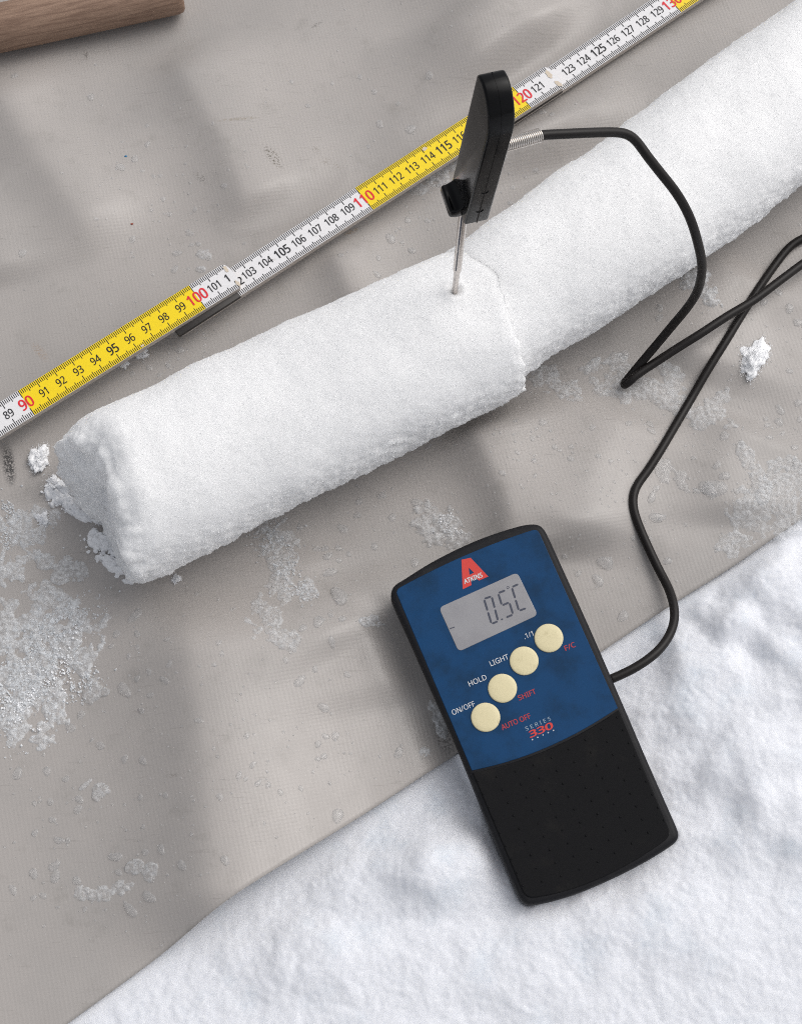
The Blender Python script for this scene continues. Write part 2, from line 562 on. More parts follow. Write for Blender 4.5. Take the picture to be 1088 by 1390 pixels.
# core stations
def core_table(T, B, ang, smin, smax, n):
    a = np.array([math.cos(math.radians(ang)), -math.sin(math.radians(ang))]); nn = np.array([-a[1], a[0]])
    Tt, Bb = T @ np.stack([a, nn], 1), B @ np.stack([a, nn], 1)
    pt = np.polyfit(Tt[:, 0], Tt[:, 1], 2); pb = np.polyfit(Bb[:, 0], Bb[:, 1], 2)
    out = []
    for s in np.linspace(smin, smax, n):
        t = np.polyval(pt, s); b = np.polyval(pb, s)
        m_ = a * s + nn * (t + b) / 2; hw = (b - t) / 2
        Rr = 0.04
        for _ in range(5):
            p = at(m_[0], m_[1], Rr)
            Z = np.dot(p - CAM, [0, SIN, -COS]); Rr = hw * Z / F
        out.append([p[0], p[1], Rr - 0.0015, Rr])
    return np.array(out)
TAB1 = core_table(CORE_T, CORE_B, 26, -160, 440, 16)
TAB2 = core_table(CORR_T, CORR_B, 35, 345, 880, 16)
_w = np.clip(1 - np.arange(16) / 6, 0, 1)                     # the far length starts a little slimmer, flush along its top
TAB2[:, 3] -= 0.0002 * _w
TAB2[:, 2] += 0.0036 * _w
TAB2[:, 0] -= 0.0017 * _w
TAB2[:, 1] += 0.0024 * _w

def press(xy, h):
    """the tarpaulin lies flat where the core and the folding rule weigh on it"""
    for T in (TAB1, TAB2):
        a, b = T[0, :2], T[-1, :2]
        ab = b - a; t = np.clip(((xy - a) @ ab) / (ab @ ab), -0.03, 1.1)
        dd = np.linalg.norm(xy - (a + t[:, None] * ab), axis=1)
        k = 1 - smooth(0.012, 0.036, dd)
        h = h * (1 - k) + np.minimum(h, -0.0005) * k
    a, b = at(*R90)[:2], at(*R130)[:2]
    ab = b - a; t = ((xy - a) @ ab) / (ab @ ab)
    dd = np.linalg.norm(xy - (a + t[:, None] * ab), axis=1)
    k = 1 - smooth(0.009, 0.03, dd)
    h = h * (1 - k) + np.minimum(h, 0.0015) * k
    # the device's upper end
    rel = np.c_[xy, np.zeros(len(xy))] - DP
    u, v = rel @ DU, rel @ DV
    lim = (DP + u[:, None] * DU + v[:, None] * DV)[:, 2] - DT - 0.001
    du = np.maximum(np.abs(u) - 0.038, 0); dv = np.maximum(np.abs(v + 0.0) - 0.076, 0)
    k = 1 - smooth(0.0, 0.02, np.hypot(du, dv))
    h = h * (1 - k) + np.minimum(h, lim) * k
    return h

def ground_tarp(xy):
    return press(np.asarray(xy, float), tarp_h(xy))

MOUNDS = [(1040, 800, 90, 70, 0.016), (1000, 980, 120, 110, 0.010), (600, 1180, 62, 48, 0.011), (560, 1160, 40, 34, 0.005),
          (1060, 1120, 90, 60, 0.008), (880, 1260, 130, 50, 0.004), (420, 1300, 90, 46, 0.006), (1085, 900, 60, 50, 0.008),
          (960, 880, 60, 50, 0.006), (700, 1320, 120, 50, 0.004), (1000, 1040, 40, 40, 0.005), (480, 1200, 60, 40, 0.004)]
def snow_h(xy):
    xy = np.asarray(xy, float)
    t = -edge_dist(xy)
    h = -0.0028 + 0.007 * smooth(0.004, 0.07, t) + 0.02 * smooth(0.25, 1.2, t)
    on = smooth(0.0, 0.035, t)
    h = h + on * (0.0020 * noise(xy, 0.06, 3.0) + 0.0006 * noise(xy, 0.028, 4.0) + 0.0004 * noise(xy, 0.011, 5.0))
    for px, py, rx, ry, A in MOUNDS:
        p = at(px, py)[:2]
        q = (xy - p) / np.array([rx / 2650, ry / 2500])
        r = np.hypot(q[:, 0], q[:, 1]) + 0.35 * noise(xy, 0.02, 6.0 + A)
        h = h + 0.85 * A * smooth(1.35, 0.15, r) * smooth(-0.002, 0.012, t)
    h = h + smooth(-0.002, 0.01, t) * (0.0006 * np.abs(noise(xy, 0.011, 7.0)) + 0.00035 * noise(xy, 0.005, 9.5) + 0.00026 * noise(xy, 0.0028, 8.0) + 0.00026 * noise(xy, 0.0018, 10.5))
    # packed under the lower end of the device
    rel = np.c_[xy, np.zeros(len(xy))] - DP
    u, v = rel @ DU, rel @ DV
    bed = (DP + u[:, None] * DU + v[:, None] * DV)[:, 2] - DT
    du = np.maximum(np.abs(u) - 0.034, 0); dv = np.maximum(np.abs(v) - 0.072, 0)
    k = 1 - smooth(0.0, 0.0055, np.hypot(du, dv))
    h = h * (1 - k) + np.minimum(bed + 0.0015, 0.006 + 0 * bed) * k * (t > 0) + h * k * (t <= 0)
    return np.where(t < 0, np.minimum(h, -0.0028 - 0.012 * smooth(0.0, 0.05, -t)), h)

# tarp mesh
es = ES
tt = np.concatenate([np.arange(0, 0.62, 0.0019), np.linspace(0.625, 1.1, 30)])
keep = np.concatenate([np.arange(0, len(EW), 1)])
EWk = EW[keep]
nu, nv = len(EWk), len(tt)
XY = (EWk[:, None, :] + tt[None, :, None] * EN[None, None, :]).reshape(-1, 2)
H = ground_tarp(XY)
# selvedge: a slightly curled lip along the snow
tcol = np.tile(tt, nu)
H += 0.0007 * np.exp(-(tcol / 0.006) ** 2) * (1 + noise(XY, 0.03, 9.0))
V = np.c_[XY, H]
Fq = grid_faces(nu, nv)[:, ::-1]
# lip: down and back under
Vl = V.reshape(nu, nv, 3)[:, 0].copy(); Vl[:, 2] -= 0.0011
Vm = V.reshape(nu, nv, 3)[:, 3].copy(); Vm[:, 2] = Vl[:, 2] - 0.0003
b0 = len(V); b1 = b0 + nu
i = np.arange(nu - 1)
e0 = i * nv
F2 = np.stack([e0, b0 + i, b0 + i + 1, e0 + nv], 1)
F3 = np.stack([b0 + i, b1 + i, b1 + i + 1, b0 + i + 1], 1)
tarp = mesh('tarpaulin', np.vstack([V, Vl, Vm]), np.vstack([Fq, F2[:, ::-1], F3[:, ::-1]]), M['tarp'])
tag(tarp, 'grey coated tarpaulin, wet and creased, spread out over the snow', 'tarpaulin')

# snow ground: fine where it is seen, coarse far out
def axis(lo, hi, step, far, n):
    a = np.arange(lo, hi, step)
    k = (np.linspace(0, 1, n) ** 2.2)[1:]
    return np.concatenate([(lo - k * (far + lo))[::-1], a, a[-1] + k * (far - a[-1])])
gx = axis(-0.15, 0.26, 0.0008, 8.0, 40)
gy = axis(-0.27, 0.05, 0.0008, 8.0, 40)
XY = np.stack(np.meshgrid(gx, gy, indexing='ij'), -1).reshape(-1, 2)
V = np.c_[XY, snow_h(XY)]
gnd = mesh('snow_ground', V, grid_faces(len(gx), len(gy))[:, ::-1], M['ground'])
tag(gnd, kind='structure', label='trodden white snow beside the edge of the grey tarpaulin')

# ------------------------------------------------------------------ snow core, two lengths
def core_piece(TAB, start, end, seed, soft, nth=300, step=0.00075):
    P = TAB[:, :3]; Rr = TAB[:, 3]
    ax = P[-1] - P[0]; ax[2] = 0; ax /= np.linalg.norm(ax)
    side = np.array([ax[1], -ax[0], 0])
    up = np.array([0, 0, 1.0])
    S0 = (P - P[0]) @ ax
    def ring(lst):
        th = np.array([q[0] for q in lst], float)
        s = np.array([(at(q[1], q[2], q[3]) - P[0]) @ ax if len(q) == 4 else q[1] for q in lst])
        o = np.argsort(th); th, s = th[o], s[o]
        g = np.arange(nth) * 360.0 / nth
        return np.interp(g, np.r_[th[-1] - 360, th, th[0] + 360], np.r_[s[-1], s, s[0]])
    s0, s1 = ring(start), ring(end)
    for _ in range(10):
        s0 = 0.5 * s0 + 0.25 * (np.roll(s0, 1) + np.roll(s0, -1)); s1 = 0.5 * s1 + 0.25 * (np.roll(s1, 1) + np.roll(s1, -1))
    gq = np.stack([np.cos(np.radians(np.arange(nth) * 360.0 / nth)), np.sin(np.radians(np.arange(nth) * 360.0 / nth))], 1) * 0.04
    rag = 0.0028 * noise(gq, 0.02, seed + 8) + 0.0016 * noise(gq, 0.008, seed + 9) + 0.0009 * noise(gq, 0.0035, seed + 10)
    s1 = s1 + rag
    if soft:
        s0 = s0 + rag[::-1] * 0.9
    ns = int((s1.mean() - s0.mean()) / step)
    th = np.radians(np.arange(nth) * 360.0 / nth)
    def point(s, r):
        c = np.stack([np.interp(s, S0, P[:, 0]), np.interp(s, S0, P[:, 1]), np.interp(s, S0, P[:, 2])], -1)
        ext = np.where(s < S0[0], s - S0[0], np.where(s > S0[-1], s - S0[-1], 0))
        c = c + ext[..., None] * ax
        R0 = np.interp(s, S0, Rr)
        return c + (r * R0)[..., None] * (np.cos(th)[None, :, None] * side + np.sin(th)[None, :, None] * up)
    rows = []
    nc = 46
    caps = (np.arange(nc) / nc)
    for r in caps[1:]:                                        # cap at the start, slightly hollow
        s = s0.mean() * (1 - r) + s0 * r + 0.003 * (1 - r * r) * np.ones(nth)
        rows.append(point(s[None, :], (r * (1 - soft * (0.25 + 0.75 * np.maximum(0, np.sin(th)))))[None, :])[0])
    for k in np.linspace(0, 1, ns):
        s = s0 * (1 - k) + s1 * k
        e = k * ns * step
        sf = soft * (0.25 + 0.75 * np.maximum(0, np.sin(th)))
        r = 1 - sf * max(0, 1 - e / 0.017) ** 2
        if soft:
            r = r - 0.022 * max(0, 1 - (1 - k) * ns * step / 0.006) ** 2
        rows.append(point(s[None, :], r[None, :])[0])
    for r in caps[:0:-1]:
        s = s1.mean() * (1 - r) + s1 * r - 0.001 * (1 - r * r)
        rows.append(point(s[None, :], np.full((1, nth), r))[0])
    V = np.array(rows)
    # normals by finite differences
    du = np.gradient(V, axis=0); dv = np.roll(V, -1, 1) - np.roll(V, 1, 1)
    nrm = np.cross(du, dv); nrm /= np.linalg.norm(nrm, axis=2)[..., None] + 1e-12
    Q = V.reshape(-1, 3); n = nrm.reshape(-1, 3)
    cen = Q.mean(0)
    low = smooth(0.062, 0.03, Q[:, 2])
    d = 0.0012 * noise(Q, 0.03, seed) + (0.0003 + 0.0005 * low) * noise(Q, 0.011, seed + 1) + (0.00012 + 0.0008 * low) * noise(Q, 0.0052, seed + 2) + (0.00013 + 0.0006 * low) * noise(Q, 0.0024, seed + 3)
    ends = np.repeat(np.minimum(smooth(1.0, 0.0, np.abs(np.arange(len(rows)) - nc) * step / 0.014) + (np.arange(len(rows)) < nc), 1.0), nth) * (soft > 0)
    d += ends * (0.0022 * noise(Q, 0.013, seed + 5) + 0.0012 * noise(Q, 0.0055, seed + 6) + 0.0006 * noise(Q, 0.0026, seed + 7))
    Q = Q + n * d[:, None]
    Q[:, 2] = np.maximum(Q[:, 2], -0.0012)
    return Q, grid_faces(len(rows), nth, True)[:, ::-1], n

start1 = [(180, 70, 597, .04), (150, 100, 594, .06), (120, 135, 620, .073), (90, 156, 650, .079), (60, 163, 690, .073), (30, 172, 735, .06), (0, 196, 782, .04),
          (200, 78, 612, .026), (225, 90, 645, .012), (250, 117, 680, .003), (280, 150, 728, .002), (310, 166, 756, .008), (335, 182, 774, .02)]
end1 = [(0, 716, 526, .04), (30, 722, 503, .06), (60, 715, 465, .074), (90, 699, 418, .078), (120, 672, 372, .073), (150, 650, 343, .06), (180, 636, 331, .04), (270, 700, 480, 0.001)]
def shift(lst, dx, dy):
    return [(a, b + dx, c + dy, d) for a, b, c, d in lst]
start1 = shift(start1, -6, 2)
Q1, F1, n1 = core_piece(TAB1, start1, end1, 20.0, 0.22)
_bv = BVHTree.FromPolygons([Vector(v) for v in Q1], [tuple(int(x) for x in f) for f in F1])
TIP = np.array(_bv.ray_cast(Vector(CAM), Vector(ray(617, 394)))[0])
_dd = np.linalg.norm(Q1 - TIP, axis=1)                       # the needle has pushed a small pit into the snow
Q1 = Q1 - n1 * (0.0022 * np.exp(-(_dd / 0.0024) ** 2) - 0.0006 * np.exp(-((_dd - 0.0045) / 0.0016) ** 2))[:, None]
t = empty('snow_core', (*TAB1[8, :2], 0.0))
tag(t, 'thicker length of white snow core with a slanted hollow end, steel needle stuck in', 'snow core', 'lengths of a snow core on the tarpaulin')
mesh('core_body', Q1, F1, M['core'], t)
core1 = t
Q2, F2_, n2 = core_piece(TAB2, shift(end1, -26, 13), [(0, 1170, 205, .04), (90, 1160, 110, .078), (180, 1110, -10, .04), (270, 1150, 120, 0)], 30.0, 0.0)
t = empty('snow_core', (*TAB2[8, :2], 0.0))
tag(t, 'slimmer length of white snow core crossed by the black cable, running out of the picture', 'snow core', 'lengths of a snow core on the tarpaulin')
mesh('core_body', Q2, F2_, M['core'], t)
core2 = t

# loose grains frosting both lengths
OCT = np.array([(1, 0, 0), (-1, 0, 0), (0, 1, 0), (0, -1, 0), (0, 0, 1), (0, 0, -1)], float)
OCF = np.array([(0, 2, 4), (2, 1, 4), (1, 3, 4), (3, 0, 4), (2, 0, 5), (1, 2, 5), (3, 1, 5), (0, 3, 5)])
def grains(C, r, rs):
    n = len(C)
    J = OCT[None] * (r[:, None, None]) * rs.uniform(0.55, 1.25, (n, 6, 1))
    A = rs.normal(size=(n, 3, 3)); A, _ = np.linalg.qr(A)
    V = np.einsum('nij,nkj->nki', A, J) + C[:, None]
    Fc = (np.arange(n)[:, None, None] * 6 + OCF[None]).reshape(-1, 3)
    return V.reshape(-1, 3), Fc
for Q, n_, par, cnt in ((Q1, n1, core1, 45000), (Q2, n2, core2, 45000)):
    k = rng.choice(len(Q), cnt, replace=False)
    k = k[Q[k][:, 2] > 0.0]
    r = rng.uniform(0.0001, 0.00024, len(k)) + 0.00012 * smooth(0.062, 0.03, Q[k][:, 2])
    V, Fc = grains(Q[k] + n_[k] * (r * 0.3)[:, None], r, rng)
    g = mesh('snow_grains', V, Fc, M['crumb'], par, shade=True)
    g['kind'] = 'stuff'

# ------------------------------------------------------------------ print helper
_texts = {}
try:                                                         # the sans that ships with Blender
    import os
    FONT = bpy.data.fonts.load(os.path.join(bpy.utils.system_resource('DATAFILES'), 'fonts', 'NotoSansHebrew-Regular.woff2'))
except Exception:
    FONT = None
def text_shape(s, bold=0.0):
    """flat triangles of a string, scaled to unit height, centred on the origin: verts (n,2), faces, width"""
    key = (s, bold)
    if key in _texts:
        return _texts[key]
    cu = bpy.data.curves.new('text', 'FONT')
    cu.body = s
    cu.size = 1.0
    if FONT:
        cu.font = FONT
    cu.resolution_u = 3
    o = bpy.data.objects.new('text', cu)
    scene.collection.objects.link(o)
    dg = bpy.context.evaluated_depsgraph_get()
    dg.update()
    me = bpy.data.meshes.new_from_object(o.evaluated_get(dg))
    V = np.array([v.co[:2] for v in me.vertices])
    Fc = [tuple(p.vertices) for p in me.polygons]
    bpy.data.meshes.remove(me)
    bpy.data.objects.remove(o)
    bpy.data.curves.remove(cu)
    lo, hi = V.min(0), V.max(0)
    V = (V - (lo + hi) / 2) / (hi[1] - lo[1])
    wid = np.ptp(V[:, 0])
    # heavier print: the same figure laid down again, a shade to each side (third value: which layer)
    sh = [(0, 0)] if bold <= 0 else [(0, 0), (bold, 0), (-bold, 0), (0, bold * .6), (0, -bold * .6)]
    n = len(V)
    V = np.vstack([np.c_[V + np.array(d_), np.full(n, i)] for i, d_ in enumerate(sh)])
    Fc = [tuple(x + i * n for x in f) for i in range(len(sh)) for f in Fc]
    _texts[key] = (V, Fc, wid)
    return _texts[key]

def flat_poly(loops):
    """triangles of a flat outline with holes"""
    tri = tessellate_polygon([[Vector((x, y, 0)) for x, y in l] for l in loops])
    V = np.array([p for l in loops for p in l])
    return V, [tuple(f) for f in tri]

def up_faces(V, Fc):
    """wind every flat face so that it looks to +z"""
    out = []
    for f in Fc:
        a, b, c = V[f[0]], V[f[1]], V[f[2]]
        out.append(f if (b[0] - a[0]) * (c[1] - a[1]) - (b[1] - a[1]) * (c[0] - a[0]) > 0 else tuple(f[::-1]))
    return out

# ------------------------------------------------------------------ folding rule
rule = empty('folding_rule', at(381, 336, 0.0))
tag(rule, 'yellow and white folding rule marked from 88 to 132 beside the snow core', 'folding rule')
RT = 0.003                                                   # thickness of a stick
W2 = 0.0080                                                  # half its width
def stick(z, pa, sa, pb, sb, s0, s1, yellow, joint, chips):
    """one stick of the rule: marks sa and sb lie at the photo points pa and pb; the stick runs from s0 to s1 cm"""
    A, B = at(*pa, z), at(*pb, z)
    d = (B - A) / (sb - sa)
    u = d / np.linalg.norm(d)
    n = np.array([-u[1], u[0], 0])
    def w(s, v, h):
        s = np.asarray(s, float); v = np.asarray(v, float)
        return A + (s - sa)[..., None] * d + v[..., None] * n + np.asarray(h, float)[..., None] * np.array([0, 0, 1.0])
    # rounded ends
    out = []
    for k in np.linspace(-90, 90, 13):
        out.append((s1 - 0.28 + 0.28 * math.cos(math.radians(k)), W2 * math.sin(math.radians(k)) ** 1 if abs(k) < 90 else math.copysign(W2, k)))
    for k in np.linspace(90, 270, 13):
        out.append((s0 + 0.28 + 0.28 * math.cos(math.radians(k)), W2 * math.sin(math.radians(k))))
    out = np.array(out)
    m_ = len(out)
    T = w(out[:, 0], out[:, 1] * 0.985, 0.0)
    T2 = w(out[:, 0], out[:, 1], -0.0003)
    Bt = w(out[:, 0], out[:, 1], -RT)
    V = np.vstack([T, T2, Bt])
    fs = [tuple(range(m_)), tuple(range(3 * m_ - 1, 2 * m_ - 1, -1))]
    ix = [0, 1]
    for r in (0, 1):
        for i in range(m_):
            j = (i + 1) % m_
            fs.append((r * m_ + i, (r + 1) * m_ + i, (r + 1) * m_ + j, r * m_ + j)); ix.append(1)
    seg = mesh('rule_stick', V, fs, None, rule, shade=False, mats=[M['rule_white'], M['rule_side']], idx=ix)
    for a, b in yellow:
        q = np.array([(a, -W2 * .98), (b, -W2 * .98), (b, W2 * .98), (a, W2 * .98)])
        if b > s1 - 0.5: q[1:3, 0] = s1 - .3
        mesh('yellow_band', w(q[:, 0], q[:, 1], 0.00006), [(0, 1, 2, 3)], M['rule_yellow'], seg, shade=False)
    # millimetre ticks on both edges, one printed part
    V = []; fs = []
    for mm in range(int(s0 * 10) + 3, int(s1 * 10) - 1):
        ln = 0.0044 if mm % 10 == 0 else (0.0034 if mm % 5 == 0 else 0.0025)
        hw = 0.021 if mm % 10 == 0 else 0.019
        for sg in (-1, 1):
            q = np.array([(mm / 10 - hw, sg * W2 * .97), (mm / 10 + hw, sg * W2 * .97), (mm / 10 + hw, sg * (W2 * .97 - ln)), (mm / 10 - hw, sg * (W2 * .97 - ln))])
            b = len(V)
            V.extend(w(q[:, 0], q[:, 1], 0.00012))
            fs.append((b, b + 1, b + 2, b + 3) if sg < 0 else (b + 3, b + 2, b + 1, b))
        if mm % 100 == 0:                                     # the colour change is ruled right across
            pass
    mesh('tick_marks', V, fs, M['ink'], seg, shade=False)
    for cm in range(int(math.ceil(s0)), int(s1) + 1):
        if cm in chips or cm > s1 - 0.2:
            continue
        red = cm % 10 == 0
        big = cm % 5 == 0
        sv, sf, sw = text_shape(str(cm), 0.035 if big else 0.018)
        hgt = 0.0060 if red else (0.0049 if big else 0.0043)
        xs = 0.80 if red else 0.76
        uv = sv[:, :2] * np.array([xs, 1.0]) * hgt
        p = w(cm + uv[:, 0] / np.linalg.norm(d), uv[:, 1], 0.00018 + sv[:, 2] * 5e-6)
        mesh('number', p, up_faces(sv, sf), M['ink_red' if red else 'ink'], seg, shade=False)
    return seg, w, d

segA, wA, dA = stick(0.0155, R90, 90, R100, 100, 82.0, 102.25, [(90, 100)], None, (102,))
segB, wB, dB = stick(0.0126, R110, 110, R120, 120, 98.3, 122.25, [(110, 120)], None, (98, 99, 100, 101, 102, 122))
segC, wC, dC = stick(0.0085, (708 + 2, 132 + 3), 120, R130, 130, 118.3, 142.0, [(118.3, 120), (130, 140)], None, (119, 120, 121, 122))
def joint(w, a, b, seg, top):
    q = np.array([(a, -0.0084), (b, -0.0084), (b, 0.0084), (a, 0.0084)])
    V = np.vstack([w(q[:, 0], q[:, 1], top), w(q[:, 0], q[:, 1], top - 0.0020)])
    o = mesh('joint_plate', V, [(0, 1, 2, 3), (7, 6, 5, 4), (0, 4, 5, 1), (1, 5, 6, 2), (2, 6, 7, 3), (3, 7, 4, 0)], M['rule_dark'], seg)
    bevel(o, 0.0004, 2)
joint(wB, 98.3, 101.95, segB, 0.0003)
joint(wC, 118.3, 121.95, segC, 0.0003)
# worn bare-wood patches at the ends of the upper sticks, and half-hidden figures
def patch(w, seg, c, rx, ry, seed, mt, h=0.00022):
    rs = random.Random(seed)
    pts = []
    for k in range(18):
        a = 2 * math.pi * k / 18
        r = rs.uniform(0.65, 1.15)
        pts.append((c[0] + rx * r * math.cos(a), c[1] + ry * r * math.sin(a)))
    V, fs = flat_poly([pts])
    mesh('worn_patch', w(V[:, 0], V[:, 1], h), up_faces(V, fs), mt, seg, shade=False)
patch(wA, segA, (102.02, 0.0046), 0.10, 0.0022, 1, M['rule_wood'])
patch(wA, segA, (102.06, -0.0054), 0.09, 0.0020, 2, M['rule_wood'])
patch(wB, segB, (121.95, 0.0028), 0.13, 0.0032, 3, M['rule_wood'])
patch(wB, segB, (122.0, -0.0048), 0.13, 0.0026, 4, M['rule_wood'])
patch(wA, segA, (96.3, -0.0068), 0.10, 0.0006, 6, M['rule_wood'])
patch(wB, segB, (114.15, 0.0052), 0.16, 0.0012, 7, M['rule_wood'])
for w_, seg, s, cm in ((wA, segA, '1', 101.78), (wB, segB, '2', 102.42)):
    sv, sf, sw = text_shape(s, 0.030)
    uv = sv[:, :2] * np.array([0.78, 1.0]) * 0.0043
    mesh('number', w_(cm + uv[:, 0] / 0.01, uv[:, 1] - (0.001 if s == '2' else 0), 0.00024 + sv[:, 2] * 5e-6), up_faces(sv, sf), M['ink'], seg, shade=False)

# ------------------------------------------------------------------ thermometer
thm = empty('digital_thermometer', tuple(DP - DN * DT))
tag(thm, 'blue and black digital thermometer with a grey display and four cream buttons', 'thermometer')
def smooth_loop(P, n=6):
    P = np.asarray(P); m_ = len(P)
    out = []
    for i in range(m_):
        a, b, c, d = P[i - 1], P[i], P[(i + 1) % m_], P[(i + 2) % m_]
        for t in np.linspace(0, 1, n, endpoint=False):
            out.append(0.5 * ((2 * b) + (c - a) * t + (2 * a - 5 * b + 4 * c - d) * t * t + (3 * b - a - 3 * c + d) * t ** 3))
    out = np.array(out)
    out = np.vstack([out, out[:1]])
    out = resample(out, 0.0012)[:-1]
    for _ in range(4):
        out = 0.5 * out + 0.25 * (np.roll(out, 1, 0) + np.roll(out, -1, 0))
    return out
def ccw(P):
    a = np.sum(P[:, 0] * np.roll(P[:, 1], -1) - np.roll(P[:, 0], -1) * P[:, 1])
    return P if a > 0 else P[::-1]
def inset(P, d):
    t = np.roll(P, -1, 0) - np.roll(P, 1, 0)
    t /= np.linalg.norm(t, axis=1)[:, None]
    return P + d * np.stack([-t[:, 1], t[:, 0]], 1)
OUT = ccw(smooth_loop(DEVUV))
def prism(P, layers):
    V = []; fs = []
    n = len(P)
    for d, h in layers:
        V.append(dw(inset(P, d), h))
    for r in range(len(layers) - 1):
        for i in range(n):
            j = (i + 1) % n
            fs.append((r * n + i, (r + 1) * n + i, (r + 1) * n + j, r * n + j))
    fs.append(tuple(range(n)))
    fs.append(tuple(range(len(layers) * n - 1, (len(layers) - 1) * n - 1, -1)))
    return np.vstack(V), fs
V, fs = prism(OUT, [(0.0026, 0.0), (0.0016, -0.0002), (0.0008, -0.0007), (0.0002, -0.0016), (0.0, -0.0028), (0.0, -0.0058), (0.0006, -0.0064), (0.0006, -0.0069), (0.0002, -0.0075), (0.0008, -0.016), (0.0022, -0.020), (0.0045, -DT)])
hsg = mesh('housing', V, fs, M['housing'], thm)
# thin orange seal in the parting line
V, fs = prism(OUT, [(0.0012, -0.0062), (0.0003, -0.0063), (0.0003, -0.0070), (0.0012, -0.0071)])
mesh('seal', V, fs, M['orange'], thm)

def arc(p, q, r, n=14):
    """quadratic curve through three photo points"""
    p, q, r = (np.array(dev(*x)) for x in (p, q, r))
    c = 2 * q - 0.5 * (p + r)
    t = np.linspace(0, 1, n)[:, None]
    return (1 - t) ** 2 * p + 2 * t * (1 - t) * c + t * t * r
def plate(name, P, h0, h1, mt, parent=thm, bev=0.0003):
    """a plate with a softened rim; P in (u, v), counter-clockwise"""
    P = ccw(np.asarray(P))
    V, fs = prism(P, [(bev, h1), (bev * 0.3, h1 - bev * 0.3), (0.0, h1 - bev), (0.0, h0)])
    o = mesh(name, V, fs, mt, parent)
    for p in o.data.polygons:
        if len(p.vertices) > 4: p.use_smooth = False
    return o
def rounded(P, r, n=5):
    """polygon with its listed corners rounded; r per corner"""
    P = np.asarray(P, float); out = []
    m_ = len(P)
    for i in range(m_):
        if r[i] == 0:
            out.append(P[i]); continue
        a, b, c = P[i - 1], P[i], P[(i + 1) % m_]
        e1 = (a - b) / np.linalg.norm(a - b); e2 = (c - b) / np.linalg.norm(c - b)
        p, q = b + e1 * r[i], b + e2 * r[i]
        for t in np.linspace(0, 1, n):
            out.append((1 - t) ** 2 * p + 2 * t * (1 - t) * b + t * t * q)
    return np.array(out)
topb = arc((536, 801), (633, 753), (729, 717.5))
botb = arc((838, 961), (741, 1015), (640, 1046))
P = np.vstack([topb, botb])
rr = np.zeros(len(P)); rr[0] = 0.0026; rr[len(topb) - 1] = 0.0026
face = plate('faceplate', rounded(P, rr), -0.0004, 0.00025, M['blue'])
# grip: bulged strip from the blue down to the lower rim
topg = arc((641, 1049), (742, 1018), (839, 964))
botg = arc((911, 1134), (813, 1193), (713, 1220))
P = np.vstack([topg, botg])
rr = np.zeros(len(P)); rr[len(topg)] = 0.004; rr[-1] = 0.004
grip = plate('grip_pad', rounded(P, rr), -0.0004, 0.0007, M['rubber'], bev=0.0005)
# raised dots on the grip, one part
V = []; fs = []
DOME = []
for r_, h_ in ((1.0, 0.0), (0.8, 0.6), (0.4, 0.92)):
    for k in range(8):
        DOME.append((r_ * math.cos(k * math.pi / 4), r_ * math.sin(k * math.pi / 4), h_))
DOME.append((0, 0, 1.0)); DOME = np.array(DOME)
DF = [(r * 8 + k, r * 8 + (k + 1) % 8, (r + 1) * 8 + (k + 1) % 8, (r + 1) * 8 + k) for r in (0, 1) for k in range(8)] + [(16 + k, 16 + (k + 1) % 8, 24) for k in range(8)]
a0 = dev(645, 1054); a1 = dev(834, 968); a2 = dev(714, 1214)
for j in range(9):
    for i in range(9):
        f_ = (i + (0.0 if j % 2 == 0 else 0.0)) / 8
        p = a0 + (a1 - a0) * f_ + (a2 - a0) * (j + 0.35) / 9.0
        p = p + np.array([0, -1.0]) * 0.0042 * (1 - (2 * f_ - 1) ** 2)
        p = p + (dev(837, 975) - dev(835, 968)) * 0
        b = len(V)
        V.extend(dw(p + DOME[:, :2] * 0.00052, 0.0)  + DOME[:, 2:] * DN * 0.00045 + DN * 0.00068)
        fs.extend(tuple(b + x for x in f) for f in DF)
o = mesh('grip_dots', V, fs, M['rubber'], grip)
o['kind'] = 'stuff'
# display
q = [dev(*p) for p in ((595.2, 825), (701.5, 777), (729.5, 835), (622.0, 885))]
lcd = plate('display', rounded(q, [0.0024] * 4, 7), 0.0001, 0.00045, M['lcd'], bev=0.0002)
def crop5(x, y):
    return dev(560 + x / 4.533, 740 + y / 4.533)
def stroke(name, pts, wd, mt, parent, h, tri=False):
    """flat bars along a polyline given in (u, v)"""
    V = []; fs = []
    for a, b in pts:
        a, b = np.array(a), np.array(b)
        t = (b - a) / np.linalg.norm(b - a); n = np.array([-t[1], t[0]]) * wd / 2
        q = [a, a + t * wd * .5 - n, b - t * wd * .5 - n, b, b - t * wd * .5 + n, a + t * wd * .5 + n]
        k = len(V); V.extend(q); fs.append(tuple(range(k, k + 6)))
    V = np.array(V)
    return mesh(name, dw(V, h), up_faces(V, fs), mt, parent, shade=False)
def digit(name, TL, TR, BR, BL, on):
    """seven-segment figure between four photo points"""
    TL, TR, BR, BL = (crop5(*p) for p in (TL, TR, BR, BL))
    ML, MR = (TL + BL) / 2, (TR + BR) / 2
    S_ = {'a': (TL, TR), 'b': (TR, MR), 'c': (MR, BR), 'd': (BL, BR), 'e': (ML, BL), 'f': (TL, ML), 'g': (ML, MR)}
    L_ = []
    for s in on:
        a, b = S_[s]
        t = (b - a) * 0.05
        L_.append((a + t, b - t))
    stroke(name, L_, 0.0009, M['lcd_ink'], lcd, 0.00052)
digit('figure', (437, 332), (484, 316), (524, 468), (484, 486), 'abcdef')
digit('figure', (524, 297), (570, 278), (616, 428), (571, 447), 'afgcd')
digit('figure', (608, 260), (650, 240), (698, 388), (652, 405), 'afed')
stroke('figure', [(crop5(226, 516), crop5(258, 504))], 0.0004, M['lcd_ink'], lcd, 0.00052)
